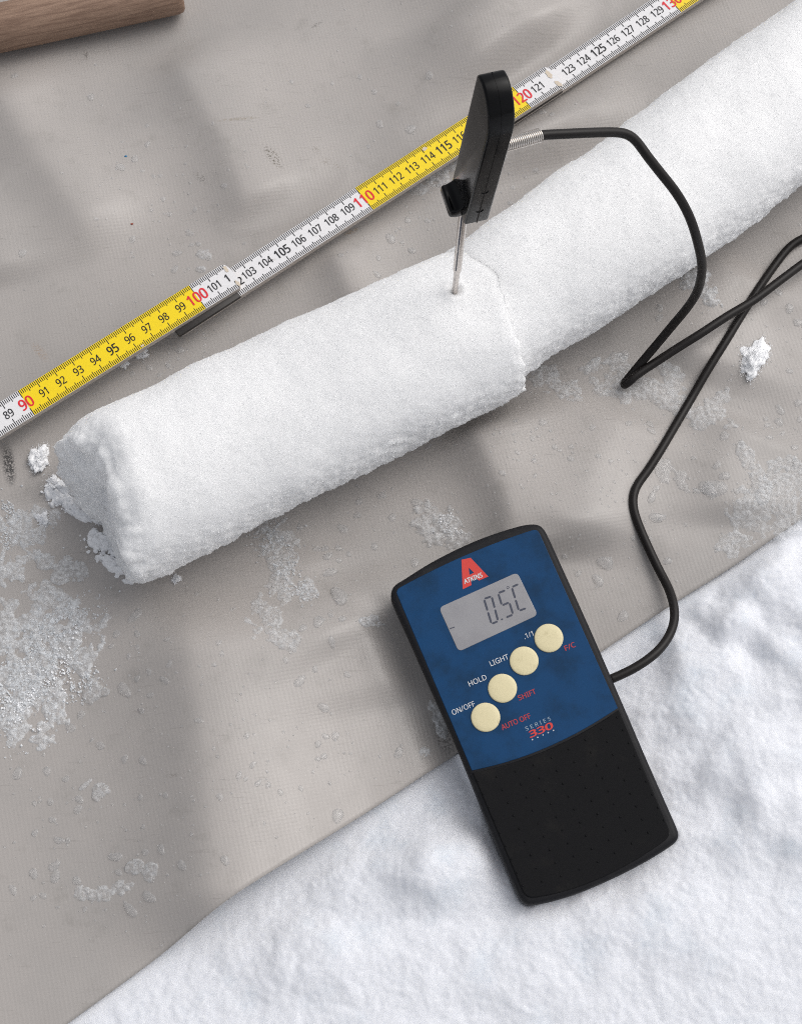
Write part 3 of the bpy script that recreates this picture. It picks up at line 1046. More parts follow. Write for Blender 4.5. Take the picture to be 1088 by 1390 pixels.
stroke('figure', [(crop5(541, 460), crop5(555, 455))], 0.0007, M['lcd_ink'], lcd, 0.00052)
c = crop5(584, 262)
stroke('figure', [(c + 0.0006 * np.array([math.cos(a), math.sin(a)]), c + 0.0006 * np.array([math.cos(a + 1.05), math.sin(a + 1.05)])) for a in np.arange(0, 6.2, 1.047)], 0.00025, M['lcd_ink'], lcd, 0.00052)
# buttons
for cx, cy in ((447, 1060), (550.5, 881.5), (683, 713), (835, 573)):
    c = crop5(cx, cy)
    R_ = 0.00655
    V = []; fs = []
    prof = [(1.0, -0.0003), (1.0, 0.0006), (0.97, 0.00085), (0.90, 0.00100), (0.6, 0.00112), (0.3, 0.00118)]
    K = 40
    for r_, h_ in prof:
        a = np.arange(K) * 2 * math.pi / K
        V.extend(dw(c + R_ * r_ * np.stack([np.cos(a), np.sin(a)], 1), h_))
    for r in range(len(prof) - 1):
        for k in range(K):
            fs.append((r * K + k, r * K + (k + 1) % K, (r + 1) * K + (k + 1) % K, (r + 1) * K + k))
    fs.append(tuple((len(prof) - 1) * K + k for k in range(K)))
    mesh('button', V, fs, M['cream'], thm)
# lettering on the faceplate
def letters(name, s, cx, cy, wpx, hpx, mt, bold=0.0, slant=0.0, parent=face, h=0.00034, rot=0.0):
    sv, sf, sw = text_shape(s, bold)
    uv = sv[:, :2] * np.array([wpx / sw, hpx]) / 2750.0
    uv[:, 0] += slant * uv[:, 1]
    if rot:
        c_, s_ = math.cos(math.radians(rot)), math.sin(math.radians(rot))
        uv = uv @ np.array([[c_, s_], [-s_, c_]])
    mesh(name, dw(uv + dev(cx, cy), h + sv[:, 2] * 5e-6), up_faces(sv, sf), mt, parent, shade=False)
letters('printed_word', 'ON/OFF', 628.4, 961.3, 30.0, 6.6, M['white_print'], 0.012)
letters('printed_word', 'HOLD', 647.5, 923.8, 23.5, 6.6, M['white_print'], 0.012)
letters('printed_word', 'LIGHT', 676.9, 896.2, 24.5, 6.6, M['white_print'], 0.012)
letters('printed_word', '.1/1', 716.6, 862.2, 12.0, 6.4, M['white_print'], 0.012)
letters('printed_word', 'AUTO OFF', 699.6, 979.6, 38.5, 6.6, M['worn_red'], 0.03)
letters('printed_word', 'SHIFT', 714.6, 943.0, 23.0, 6.4, M['worn_red'], 0.03)
letters('printed_word', 'F/C', 772.8, 877.5, 14.0, 6.4, M['worn_red'], 0.03)
letters('printed_word', 'S E R I E S', 729.6, 982.4, 33.5, 4.8, M['grey_print'], 0.004)
letters('printed_number', '330', 733.6, 990.8, 30.5, 8.2, M['red_print'], 0.05, 0.12)
for k in range(5):
    a, b = crop5(735, 1197), crop5(864, 1140)
    p = a + (b - a) * k / 4
    ang = np.arange(5) * 2 * math.pi / 5 + 0.3
    star = np.array([p + 0.00042 * r_ * np.array([math.cos(t_), math.sin(t_)]) for i_ in range(5) for r_, t_ in ((1, ang[i_]), (0.55, ang[i_] + math.pi / 5))])
    V, f_ = flat_poly([star])
    mesh('printed_star', dw(V, 0.00034), up_faces(V, f_), M['white_print'], face, shade=False)
# red A emblem with its counter and the white word across it
def crop7(x, y):
    return dev(500 + x / 4.185, 690 + y / 4.185)
outer = [crop7(*p) for p in ((527, 293), (579, 282), (679, 388), (626, 411), (611, 397), (580, 411), (584, 437), (534, 461))]
hole = [crop7(*p) for p in ((568, 338), (598, 366), (572, 379))]
V, f_ = flat_poly([outer, hole])
emb = mesh('emblem', dw(V, 0.00034), up_faces(V, f_), M['red_print'], face, shade=False)
P = [crop7(*p) for p in ((536, 408), (640, 362), (649, 379), (541, 432))]
letters('printed_word', 'ATKINS', 641.5, 785.2, 24.5, 6.0, M['white_print'], 0.05, 0.1, h=0.00044, rot=-1)

# ------------------------------------------------------------------ probe
tip = TIP - np.array([0, 0, 0.0012])
J = at(630, 277, tip[2] + 0.067)
K_ = at(669, 124, tip[2] + 0.152)
pw = K_ - J; HL = np.linalg.norm(pw); pw /= HL
yaw = math.radians(17)
pe = np.array([math.cos(yaw), math.sin(yaw), 0.0]); pe -= pw * np.dot(pe, pw); pe /= np.linalg.norm(pe)
pp = np.cross(pe, pw)                                        # towards the viewer
if pp[1] > 0: pp = -pp
print('probe', tip, J, K_, HL, pp)
probe = empty('probe', tuple(tip))
tag(probe, 'black plastic probe with a steel needle standing in the snow core', 'probe')
def pl(p, e, h):
    return J + p * pp + e * pe + h * pw
# handle: flat profile with a big rounded upper front corner, extruded across
prof = [(0.0098, 0.0), (0.0098, HL * 0.80)]
cx_, cz_ = 0.0098 - 0.0145, HL * 0.80
for a in np.linspace(0, 90, 10)[1:]:
    prof.append((cx_ + 0.0145 * math.cos(math.radians(a)), cz_ + 0.0175 * math.sin(math.radians(a))))
prof += [(-0.0085, cz_ + 0.0165), (-0.0098, cz_ + 0.0145), (-0.0098, 0.010), (-0.0098, 0.0)]
E0, E1 = -0.0032, 0.0077
V = [pl(p, E0, h) for p, h in prof] + [pl(p, E1, h) for p, h in prof]
n_ = len(prof)
fs = [tuple(range(n_)), tuple(range(2 * n_ - 1, n_ - 1, -1))] + [(i, n_ + i, n_ + (i + 1) % n_, (i + 1) % n_) for i in range(n_)]
def fix_normals(o):
    import bmesh
    b = bmesh.new(); b.from_mesh(o.data); bmesh.ops.recalc_face_normals(b, faces=b.faces); b.to_mesh(o.data); b.free()
    return o
hd = fix_normals(mesh('handle', V, fs, M['black'], probe, shade=False))
bevel(hd, 0.0011, 4, 40)
# moulding seam round the edge, a hair proud
V = []; fs = []
mid = (E0 + E1) / 2
for i, (p, h) in enumerate(prof):
    for e in (mid - 0.00022, mid + 0.00022):
        s_ = 1.0
        nrm = np.array([prof[(i + 1) % n_][1] - prof[i - 1][1], -(prof[(i + 1) % n_][0] - prof[i - 1][0])]); nrm = nrm / np.linalg.norm(nrm)
        V.append(pl(p + nrm[0] * 0.00012, e, h + nrm[1] * 0.00012))
for i in range(n_ - 4):
    fs.append((2 * i, 2 * i + 1, 2 * i + 3, 2 * i + 2))
fix_normals(mesh('seam', V, fs, M['black'], hd))
# crescent marks moulded into the edge face
for h_ in (HL * 0.12, HL * 0.30):
    pts = [pl(0.0098 + 0.00005, mid + 0.0014 * math.cos(a), h_ + 0.0010 * math.sin(a)) for a in np.linspace(-2.9, 0.2, 9)]
    V, fs = tube(pts, 0.00022, 6)
    mesh('moulded_mark', V, fs, M['black'], hd)
# thumb wing at the lower end
prf = [(-0.0088, 0.0075), (-0.0088, 0.0), (0.0050, 0.0), (0.0050, 0.0052)]
V = []
for e, z0, z1, c_ in ((E0 + 0.0006, 0.0002, 0.0105, 0.0), (E0 - 0.0012, 0.0002, 0.0075, 0.0), (E0 - 0.0030, 0.0004, 0.0062, 0.0), (E0 - 0.0056, 0.0012, 0.0066, 0.0004)):
    V += [pl(-0.0082 + c_, e, z1), pl(-0.0082 + c_, e, z0), pl(0.0056 - c_, e, z0), pl(0.0056 - c_, e, z1)]
fs = [(0, 1, 2, 3), (15, 14, 13, 12)]
for r in range(3):
    for i in range(4):
        fs.append((4 * r + i, 4 * r + (i + 1) % 4, 4 * r + 4 + (i + 1) % 4, 4 * r + 4 + i))
wg = fix_normals(mesh('thumb_wing', V, fs, M['black'], probe, shade=False))
bevel(wg, 0.0010, 3, 30)
# needle: thicker sleeve, then the thin point that enters the snow
nd = J - tip; nl = np.linalg.norm(nd); nd /= nl
a_ = tip + nd * 0.0
prof_n = [(-0.018, 0.0006), (-0.016, 0.00135), (0.0, 0.00135), (nl * 0.23, 0.00145), (nl * 0.26, 0.0019), (nl * 0.28, 0.00195), (nl * 0.95, 0.0019), (nl * 1.05, 0.0019)]
V, fs = tube([a_ + nd * s for s, r in prof_n], [r for s, r in prof_n], 20)
ndl = mesh('needle', V, fs, M['steel'], probe)
bevel(ndl, 0.0001, 2, 30)
# slot line along the sleeve
sd = np.cross(nd, [0, 1, 0]); sd /= np.linalg.norm(sd)
fwd = np.cross(sd, nd)
if fwd[1] > 0: fwd = -fwd
V, fs = tube([a_ + nd * s + fwd * 0.00168 + sd * 0.0007 for s in (nl * 0.29, nl * 0.9)], 0.00035, 8)
mesh('needle_groove', V, fs, M['lcd_ink'], ndl)

# cable route: photo point and height above the tarp
zt = tip[2]
ROUTE = [(722, 186.5, zt + .087), (733, 183.5, zt + .086), (760, 182, zt + .084), (792, 180.5, zt + .081), (822, 179.5, zt + .077), (842, 180, zt + .074), (855, 184, zt + .072), (866, 195, zt + .069), (878, 212, zt + .066), (897, 236, zt + .06), (918, 263, zt + .053), (935, 294, zt + .043), (946, 328, zt + .03), (952, 362, zt + .012), (947, 392, .062), (934, 415, .046), (911, 443, .030), (886, 473, .017), (864, 499, .0085), (852, 514, .0048), (845, 522, .0042),
         (849, 522.5, .0075), (862, 510, .0095), (886, 494, .0105), (918, 473, .0105), (950, 453, .0105), (985, 430, .0105), (1020, 409, .010), (1055, 383, .009), (1090, 357, .008), (1130, 329, .006), (1160, 308, .004),
         (1172, 297, .003), (1160, 294, .0028), (1130, 306, .0026), (1100, 319, .0025), (1086, 325, .0024), (1070, 336, .0022), (1050, 361, .002), (1030, 390, .002), (1008, 424, .002), (985, 462, .002), (960, 502, .002), (938, 540, .002), (918, 574, .002), (898, 608, .002), (879, 638, .002), (865, 657, .002), (859, 672, .002), (859, 690, .002), (866, 712, .002), (877, 738, .003), (893, 772, .004), (906, 797, .006), (913, 818, .009), (915, 838, .011), (910, 858, .013), (899, 876, .0145), (884, 891, .016), (862, 906, .0165), (842, 916, .0165), (826, 923, .0165)]
P = []
for i, (x, y, z) in enumerate(ROUTE):
    g = at(x, y, z)
    if i > 17 and z < 0.011:
        g = at(x, y, z + float(ground_tarp(g[None, :2])[0]) * 0.8)
    P.append(g)
Cp = catmull(np.array(P), 8)
Cp = resample(Cp, 0.0018)
for _ in range(3):
    Cp[1:-1] = 0.5 * Cp[1:-1] + 0.25 * (Cp[2:] + Cp[:-2])
V, fs = tube(Cp, 0.00215, 14)
cable = mesh('cable', V, fs, M['cable'])
tag(cable, 'thin black cable looping from the probe down to the thermometer', 'cable')

# coil spring that relieves the cable where it leaves the handle
sp0 = at(686, 197, zt + .0875); sp1 = at(733, 183.5, zt + .086)
sx_ = sp1 - sp0; sn = np.linalg.norm(sx_); sx_ /= sn
su = np.cross(sx_, [0, 0, 1]); su /= np.linalg.norm(su); sv_ = np.cross(sx_, su)
sp0 = sp0 - sx_ * 0.008
sn += 0.008
turns = 28
pts = []
for k in np.linspace(0, 1, turns * 10):
    a = 2 * math.pi * turns * k
    rad = 0.0027
    pts.append(sp0 + sx_ * sn * k + rad * (math.cos(a) * su + math.sin(a) * sv_))
V, fs = tube(pts, 0.00042, 6)
mesh('strain_spring', V, fs, M['spring'], probe)
V, fs = tube([sp0, sp0 + sx_ * sn * 0.98], 0.0016, 12)
mesh('spring_core', V, fs, M['cable'], probe)

# ------------------------------------------------------------------ wooden handle
a_, b_ = at(-190, 78, 0.0125), at(246, -14, 0.0125)
ax = (b_ - a_) / np.linalg.norm(b_ - a_)
LN = np.linalg.norm(b_ - a_)
K = 28
V = []; fs = []
prof_w = [(0.0, 0.0125), (LN * .5, 0.0126), (LN - 0.02, 0.0123), (LN - 0.004, 0.0121), (LN - 0.0014, 0.0115), (LN - 0.0003, 0.0100), (LN, 0.0075)]
for s, r in prof_w:
    for k in range(K):
        g = 2 * math.pi * k / K
        V.append((s, r * math.cos(g), r * math.sin(g)))
for r in range(len(prof_w) - 1):
    for k in range(K):
        fs.append((r * K + k, r * K + (k + 1) % K, (r + 1) * K + (k + 1) % K, (r + 1) * K + k))
fs.append(tuple(range(K - 1, -1, -1))); fs.append(tuple((len(prof_w) - 1) * K + k for k in range(K)))
hnd = mesh('wooden_handle', V, fs, M['wood'])
fix_normals(hnd)
hnd.location = a_
hnd.rotation_euler = (0, 0, math.atan2(ax[1], ax[0]))
tag(hnd, 'round weathered wooden tool handle lying on the tarpaulin beyond the rule', 'tool handle')

# ------------------------------------------------------------------ slush, ice and snow crumbs
def film(name, label, spots, wl, thr, hmax, mt, seed, res=0.00055, cat=None, kind='stuff', rough=0.35, base=None, group=None):
    """wet ice: a height field that swells out of the tarp wherever the blotch field is positive"""
    base = base or ground_tarp
    C = np.array([at(s[0], s[1])[:2] for s in spots])
    rx = np.array([s[2] / 2650 for s in spots]); ry = np.array([s[3] / 2550 for s in spots]); an = np.radians([s[4] for s in spots])
    pad = 1.5 * max(rx.max(), ry.max())
    lo, hi = C.min(0) - pad, C.max(0) + pad
    x = np.arange(lo[0], hi[0], res); y = np.arange(lo[1], hi[1], res)
    XY = np.stack(np.meshgrid(x, y, indexing='ij'), -1).reshape(-1, 2)
    XY = XY + rng.uniform(-0.3, 0.3, XY.shape) * res
    env = np.zeros(len(XY))
    for c, a, b, t in zip(C, rx, ry, an):
        q = XY - c
        u = (q[:, 0] * math.cos(t) + q[:, 1] * math.sin(t)) / a
        v = (-q[:, 0] * math.sin(t) + q[:, 1] * math.cos(t)) / b
        env = np.maximum(env, 1 - np.hypot(u, v) ** 2)
    f = env * 0.9 + 0.8 * noise(XY, wl, seed) + 0.5 * noise(XY, wl * 0.42, seed + 1) + 0.22 * noise(XY, wl * 0.18, seed + 2) - thr
    f = np.where(env <= 0, -1, f)
    h = 0.95 * hmax * np.sqrt(np.clip(f, 0, 1)) * (1 + rough * 1.6 * noise(XY, 0.0022, seed + 3) + rough * noise(XY, 0.001, seed + 4))
    z = base(XY) + np.where(f > 0, h, -0.0004)
    nx, ny = len(x), len(y)
    inside = (f > 0)
    G = grid_faces(nx, ny)
    k = inside[G].any(1)
    G = G[k]
    us, inv = np.unique(G, return_inverse=True)
    if not len(us):
        return None
    o = mesh(name, np.c_[XY, z][us], inv.reshape(-1, 4)[:, ::-1], mt)
    tag(o, label, cat, group, kind)
    return o

def crumbs(name, label, spots, n, rlo, rhi, mt, seed, cat=None, kind='stuff', base=None, pile=0.0):
    rs = np.random.default_rng(seed)
    base = base or ground_tarp
    C = []
    for px, py, rx, ry, ang, wgt in spots:
        m_ = int(n * wgt)
        q = rs.normal(size=(m_, 2)) * 0.42
        t = math.radians(ang)
        q = q * np.array([rx, ry])
        C.append(np.array([at(px, py)[:2]]) + np.stack([q[:, 0] * math.cos(t) - q[:, 1] * math.sin(t), q[:, 0] * math.sin(t) + q[:, 1] * math.cos(t)], 1) / 2650)
    C = np.vstack(C)
    C = C[(noise(C, 0.007, seed * 0.37) + 0.45 * noise(C, 0.0025, seed * 0.7)) > -0.12]
    r = rlo + (rhi - rlo) * rs.random(len(C)) ** 2.2
    z = base(C) + r * 0.3 + pile * rs.random(len(C)) ** 1.5
    V, Fc = grains(np.c_[C, z], r, rs)
    o = mesh(name, V, Fc, mt, None, shade=False)
    tag(o, label, cat, None, kind)
    return o

film('slush', 'wide sheet of melting slush near the dark netting stain', [(55, 905, 95, 60, 25), (30, 965, 70, 55, 0), (90, 850, 60, 45, 30), (20, 860, 50, 60, 0), (60, 810, 36, 26, 0)], 0.010, 0.42, 0.0016, M['slush'], 50.0)
crumbs('slush', 'white slush crumbs crowning the wide melting sheet', [(60, 890, 75, 60, 20, .4), (25, 945, 60, 60, 0, .3), (85, 845, 60, 40, 30, .2), (100, 930, 40, 30, 0, .1)], 4200, 0.00022, 0.0009, M['white_slush'], 51)
film('slush', 'thin slush beside the netting stain, under the open end of the core', [(25, 720, 42, 46, 20), (10, 770, 34, 30, 0), (55, 700, 26, 20, 0)], 0.007, 0.45, 0.0012, M['slush'], 52.0)
crumbs('slush', 'pale slush crumbs below the dark netting stain', [(20, 720, 40, 45, 0, .7), (10, 690, 20, 20, 0, .3)], 500, 0.0003, 0.0009, M['white_slush'], 53)
film('slush', 'small grey slush clump in the shade of the open core end', [(92, 772, 30, 22, 15), (62, 760, 16, 14, 0)], 0.006, 0.3, 0.0022, M['slush'], 54.0)
film('slush', 'slush rim frozen under the slanted end of the core', [(165, 765, 40, 20, -32), (140, 735, 26, 16, -40), (188, 780, 16, 10, 0)], 0.006, 0.25, 0.0035, M['crumb'], 55.0)
crumbs('slush', 'icy crumbs clinging under the slanted end of the core', [(150, 745, 40, 18, -35, .5), (105, 685, 40, 14, -30, .5)], 1300, 0.0003, 0.0010, M['crumb'], 56, pile=0.002)
film('slush', 'icy fringe under the lip of the core end', [(104, 686, 40, 12, -28), (76, 668, 18, 16, 0), (122, 700, 16, 8, -20)], 0.006, 0.2, 0.0040, M['crumb'], 57.0)
film('slush', 'long trail of wet ice from the core down toward the thermometer', [(375, 735, 34, 46, 15), (385, 790, 26, 44, 0), (360, 850, 26, 40, 15), (392, 880, 34, 18, -20), (415, 805, 22, 26, 0)], 0.008, 0.45, 0.0014, M['clear_ice'], 58.0)
crumbs('slush', 'slush crumbs on the trail below the core', [(372, 725, 34, 40, 0, .5), (388, 775, 26, 40, 0, .3), (415, 810, 22, 20, 0, .2)], 700, 0.0003, 0.0009, M['slush'], 59)
film('slush', 'patch of clear ice touching the rounded top of the thermometer', [(595, 715, 38, 32, -20), (612, 730, 30, 18, -15), (580, 695, 18, 18, 0)], 0.006, 0.3, 0.0022, M['clear_ice'], 60.0)
film('ice_sheet', 'broad sheet of melting ice under the bend of the cable', [(838, 515, 46, 36, -20), (880, 530, 50, 26, -20), (915, 545, 30, 22, 0), (905, 508, 26, 20, 0)], 0.012, 0.28, 0.0019, M['clear_ice'], 61.0, cat='ice', kind=None, rough=0.22)
film('ice_sheet', 'flat ice pieces lying past the straight run of cable', [(958, 560, 34, 22, 10), (978, 540, 20, 16, 0), (945, 575, 18, 14, 0)], 0.009, 0.28, 0.0016, M['clear_ice'], 62.0, cat='ice', kind=None, rough=0.2)
film('ice_sheet', 'smooth meltwater ice beside the bend in the cable above the snow', [(915, 655, 36, 22, 10), (960, 668, 24, 12, 0), (900, 640, 18, 16, 0)], 0.011, 0.35, 0.0010, M['water'], 63.0, cat='ice', kind=None, rough=0.1)
film('slush', 'tall streak of clear slush on the tarpaulin past the cable', [(1018, 645, 16, 44, 15), (1028, 665, 18, 24, 0)], 0.007, 0.3, 0.0016, M['clear_ice'], 64.0)
film('slush', 'wide wet ice film along the tarpaulin edge by the snow bank', [(1020, 695, 50, 40, 20), (1070, 660, 40, 40, 0), (1065, 710, 36, 26, 30), (1000, 735, 34, 22, 30)], 0.010, 0.4, 0.0011, M['clear_ice'], 65.0)
film('slush', 'slush smear between rule and core behind the probe', [(598, 238, 34, 22, 25), (570, 256, 18, 10, 20)], 0.007, 0.3, 0.0014, M['clear_ice'], 66.0)
film('slush', 'slush at the foot of the core beside the hanging cable', [(940, 382, 26, 16, 30), (955, 405, 16, 14, 0), (966, 420, 14, 8, 0)], 0.006, 0.28, 0.0020, M['slush'], 67.0)
film('slush', 'slush where the two core lengths meet', [(738, 510, 30, 20, 20), (765, 530, 30, 24, 0), (800, 500, 24, 12, 30)], 0.007, 0.45, 0.0014, M['clear_ice'], 68.0)
film('slush', 'slush spot beside the rule near the mark 101', [(278, 345, 14, 10, 0), (272, 365, 8, 7, 0)], 0.006, 0.3, 0.0013, M['clear_ice'], 69.0)
film('slush', 'slush against the flank of the thermometer', [(505, 850, 18, 9, 0), (596, 975, 12, 26, 20), (575, 1022, 10, 8, 0)], 0.006, 0.3, 0.0014, M['slush'], 70.0)
film('slush', 'ragged clear ice strip low on the tarpaulin', [(150, 1212, 38, 10, 8), (115, 1212, 14, 9, 0), (170, 1205, 14, 10, 0)], 0.006, 0.28, 0.0012, M['clear_ice'], 71.0)
crumbs('slush', 'scattered white snow grains on the wide melting sheet', [(75, 905, 40, 40, 20, .35), (28, 950, 30, 40, 0, .3), (95, 850, 26, 18, 30, .2), (60, 990, 20, 12, 0, .15)], 1500, 0.0002, 0.0007, M['crumb'], 57, pile=0.0015)
crumbs('slush', 'scattered white snow grains on the ice patch by the thermometer', [(605, 715, 24, 22, -20, 1)], 260, 0.0002, 0.0005, M['crumb'], 62, pile=0.001)
# single pieces of ice
for lab, spots, sd_, hm in (
        ('heart-shaped piece of clear ice on the lower tarpaulin', [(139, 1077, 12, 12, 0), (133, 1072, 7, 6, 30)], 80, 0.0016),
        ('slender sliver of clear ice above the heart-shaped piece', [(118, 1066, 11, 4, 45)], 81, 0.0012),
        ('lumpy piece of clear ice below the wide slush sheet', [(127, 940, 12, 17, -15), (142, 942, 9, 5, 0)], 82, 0.0018),
        ('flat clear ice piece just above the ragged ice strip', [(186, 1180, 12, 9, 10)], 83, 0.0013),
        ('knobbly clear ice piece beside the flat one near the ragged strip', [(207, 1188, 10, 13, -20)], 84, 0.0014),
        ('small tilted ice chip beside the cable above the snow', [(990, 583, 12, 6, 20)], 85, 0.0014)):
    film('ice_piece', lab, spots, 0.006, 0.05, hm, M['clear_ice'], float(sd_), res=0.0003, cat='ice piece', kind=None, rough=0.12, group='loose pieces of clear ice')

# white snow crumbs that stand clear
def clump(name, label, px, py, rx, ry, ang, hgt, seed, mt, nsub=3):
    """a lump of snow grains: a noised dome plus frosty grains as one body"""
    c = at(px, py)[:2]
    n = 46
    V = []; rows = 18
    t = math.radians(ang)
    for i in range(rows):
        ph = (i + 0.3) / rows * math.pi / 2
        for k in range(n):
            a = 2 * math.pi * k / n
            V.append((math.cos(ph) * math.cos(a), math.cos(ph) * math.sin(a), math.sin(ph)))
    V = np.array(V)
    d = 0.95 + 0.60 * noise(V, 0.9, seed) + 0.40 * noise(V, 0.4, seed + 1) + 0.22 * noise(V, 0.17, seed + 2)
    V = V * d[:, None] * np.array([rx / 2650, ry / 2550, hgt])
    R_ = np.array([[math.cos(t), -math.sin(t)], [math.sin(t), math.cos(t)]])
    V[:, :2] = V[:, :2] @ R_.T + c
    V[:, 2] += float(ground_tarp(c[None])[0]) - 0.0004
    rs = np.random.default_rng(int(seed))
    m_ = int(1.8 * rx * ry) + 110
    k = rs.choice(len(V), m_)
    r = rs.uniform(0.00014, 0.00034, m_)
    C_ = V[k] + rs.normal(size=(m_, 3)) * np.array([0.09 * rx / 2650, 0.09 * ry / 2650, 0.0004])
    Vg, Fg = grains(C_, r, rs)
    V = (V - [c[0], c[1], 0]) * [0.9, 0.9, 0.95] + [c[0], c[1], 0]
    F0 = [tuple(int(x) for x in q) for q in grid_faces(rows, n, True)] + [tuple((rows - 1) * n + x for x in range(n))]
    F0 += [tuple(int(x) + len(V) for x in f) for f in Fg]
    o = mesh(name, np.vstack([V, Vg]), F0, mt)
    tag(o, label, 'snow clump', 'snow clumps on the tarpaulin')
    return o
clump('snow_clump', 'bright white snow clump on bare tarpaulin past the crossing cables', 1020, 492, 19, 27, -25, 0.0035, 90.0, M['crumb'])
clump('snow_clump', 'white snow clump next to the tip of the open core end', 54, 624, 13, 19, -10, 0.005, 91.0, M['crumb'])
clump('snow_clump', 'frosty snow clump between the white clump and the core end', 72, 655, 20, 11, -30, 0.004, 92.0, M['crumb'])
clump('snow_clump', 'tiny snow clump touching the edge of the rule near 95', 194, 482, 9, 7, 30, 0.003, 93.0, M['crumb'])
clump('snow_clump', 'tiny snow clump below the rule near 94', 169, 495, 7, 5, 30, 0.002, 94.0, M['crumb'])
clump('snow_clump', 'small greyish snow clump between core end and slush sheet', 56, 701, 9, 9, 0, 0.003, 95.0, M['crumb'])
clump('snow_clump', 'little snow clump just below the corner of the core', 240, 786, 6, 6, 0, 0.002, 96.0, M['crumb'])

# tiny coloured flecks
for px, py, mt, lab in ((172, 216, 'lint_blue', 'tiny blue fleck on the tarpaulin above the rule'), (180, 307, 'lint_red', 'tiny rust-red fleck on the tarpaulin near the rule')):
    c = at(px, py); z = float(ground_tarp(c[None, :2])[0])
    V = np.array([(0.0009, 0.0001, 0), (0.0002, 0.0005, .0002), (-0.0008, 0.0002, .0001), (-0.0005, -0.0004, .0002), (0.0004, -0.0004, .0001), (0, 0, 0.0005)]) + np.array([c[0], c[1], z + 0.0001])
    o = mesh('fleck', V, [(0, 1, 5), (1, 2, 5), (2, 3, 5), (3, 4, 5), (4, 0, 5)], M[mt], None, shade=False)
    tag(o, lab, 'fleck')

# ------------------------------------------------------------------ water droplets
def in_poly(p, P):
    x, y = p; c = False; n = len(P); j = n - 1
    for i in range(n):
        if (P[i][1] > y) != (P[j][1] > y) and x < (P[j][0] - P[i][0]) * (y - P[i][1]) / (P[j][1] - P[i][1]) + P[i][0]:
            c = not c
        j = i
    return c
COREPOLY = np.vstack([CORE_T, CORR_T[1:], [(1120, -20), (1120, 240)], CORR_B[::-1], CORE_B[::-1], [(150, 745), (110, 680), (80, 640)]])
def zone(px, py):
    """which free stretch of the tarpaulin a photo point lies on, or None"""
    if in_poly((px, py), COREPOLY) or in_poly((px, py), DEV):
        return None
    ey = np.interp(px, EDGE[:, 0], EDGE[:, 1])
    if py > ey - 6:
        return None
    ry = np.interp(px, [-40, 36, 268, 494, 708, 911, 1000], [593, 547, 403, 270, 132, 3, -53])
    if abs(py - ry) < 34:
        return None
    if px < 262 and py < 80 - 0.22 * px:
        return None
    if py < ry:
        return 'above'
    ct = np.interp(px, np.r_[CORE_T[:, 0], CORR_T[1:, 0]], np.r_[CORE_T[:, 1], CORR_T[1:, 1]])
    if py < ct and px > 60:
        return 'between'
    if px > 760:
        return 'cable'
    if px < 310:
        return 'lower'
    return 'middle'
LAB = {'above': ('small clear water droplet on the bare tarpaulin beyond the rule', 'droplets beyond the rule'),
       'between': ('small clear water droplet in the gap between rule and snow core', 'droplets between rule and core'),
       'middle': ('small clear water droplet between the snow core and the thermometer', 'droplets between core and thermometer'),
       'lower': ('small clear water droplet on the tarpaulin around the wide slush sheet', 'droplets around the slush sheet'),
       'cable': ('small clear water droplet on the tarpaulin around the cable run', 'droplets around the cable')}
def drop_mesh(seed):
    n, rows = 20, 7
    V = []
    off = seed * 3.1
    for i in range(rows):
        f_ = i / rows
        r_ = math.cos(f_ * math.pi / 2) ** 0.75
        h_ = math.sin(f_ * math.pi / 2)
        for k in range(n):
            a = 2 * math.pi * k / n
            wob = 1 + 0.12 * math.sin(2 * a + off) + 0.08 * math.sin(3 * a + off * 1.7)
            V.append((r_ * wob * math.cos(a), r_ * wob * math.sin(a), h_ * 0.5 - 0.06))
    V.append((0, 0, 0.45))
    fs = [(r * n + k, r * n + (k + 1) % n, (r + 1) * n + (k + 1) % n, (r + 1) * n + k) for r in range(rows - 1) for k in range(n)]
    fs += [((rows - 1) * n + k, (rows - 1) * n + (k + 1) % n, rows * n) for k in range(n)]
    me = bpy.data.meshes.new('water_droplet')
    me.from_pydata(V, [], fs)
    me.update()
    me.materials.append(M['water'])
    me.polygons.foreach_set('use_smooth', np.full(len(me.polygons), True))
    return me, np.array(V), fs
DROPS = [drop_mesh(i) for i in range(8)]
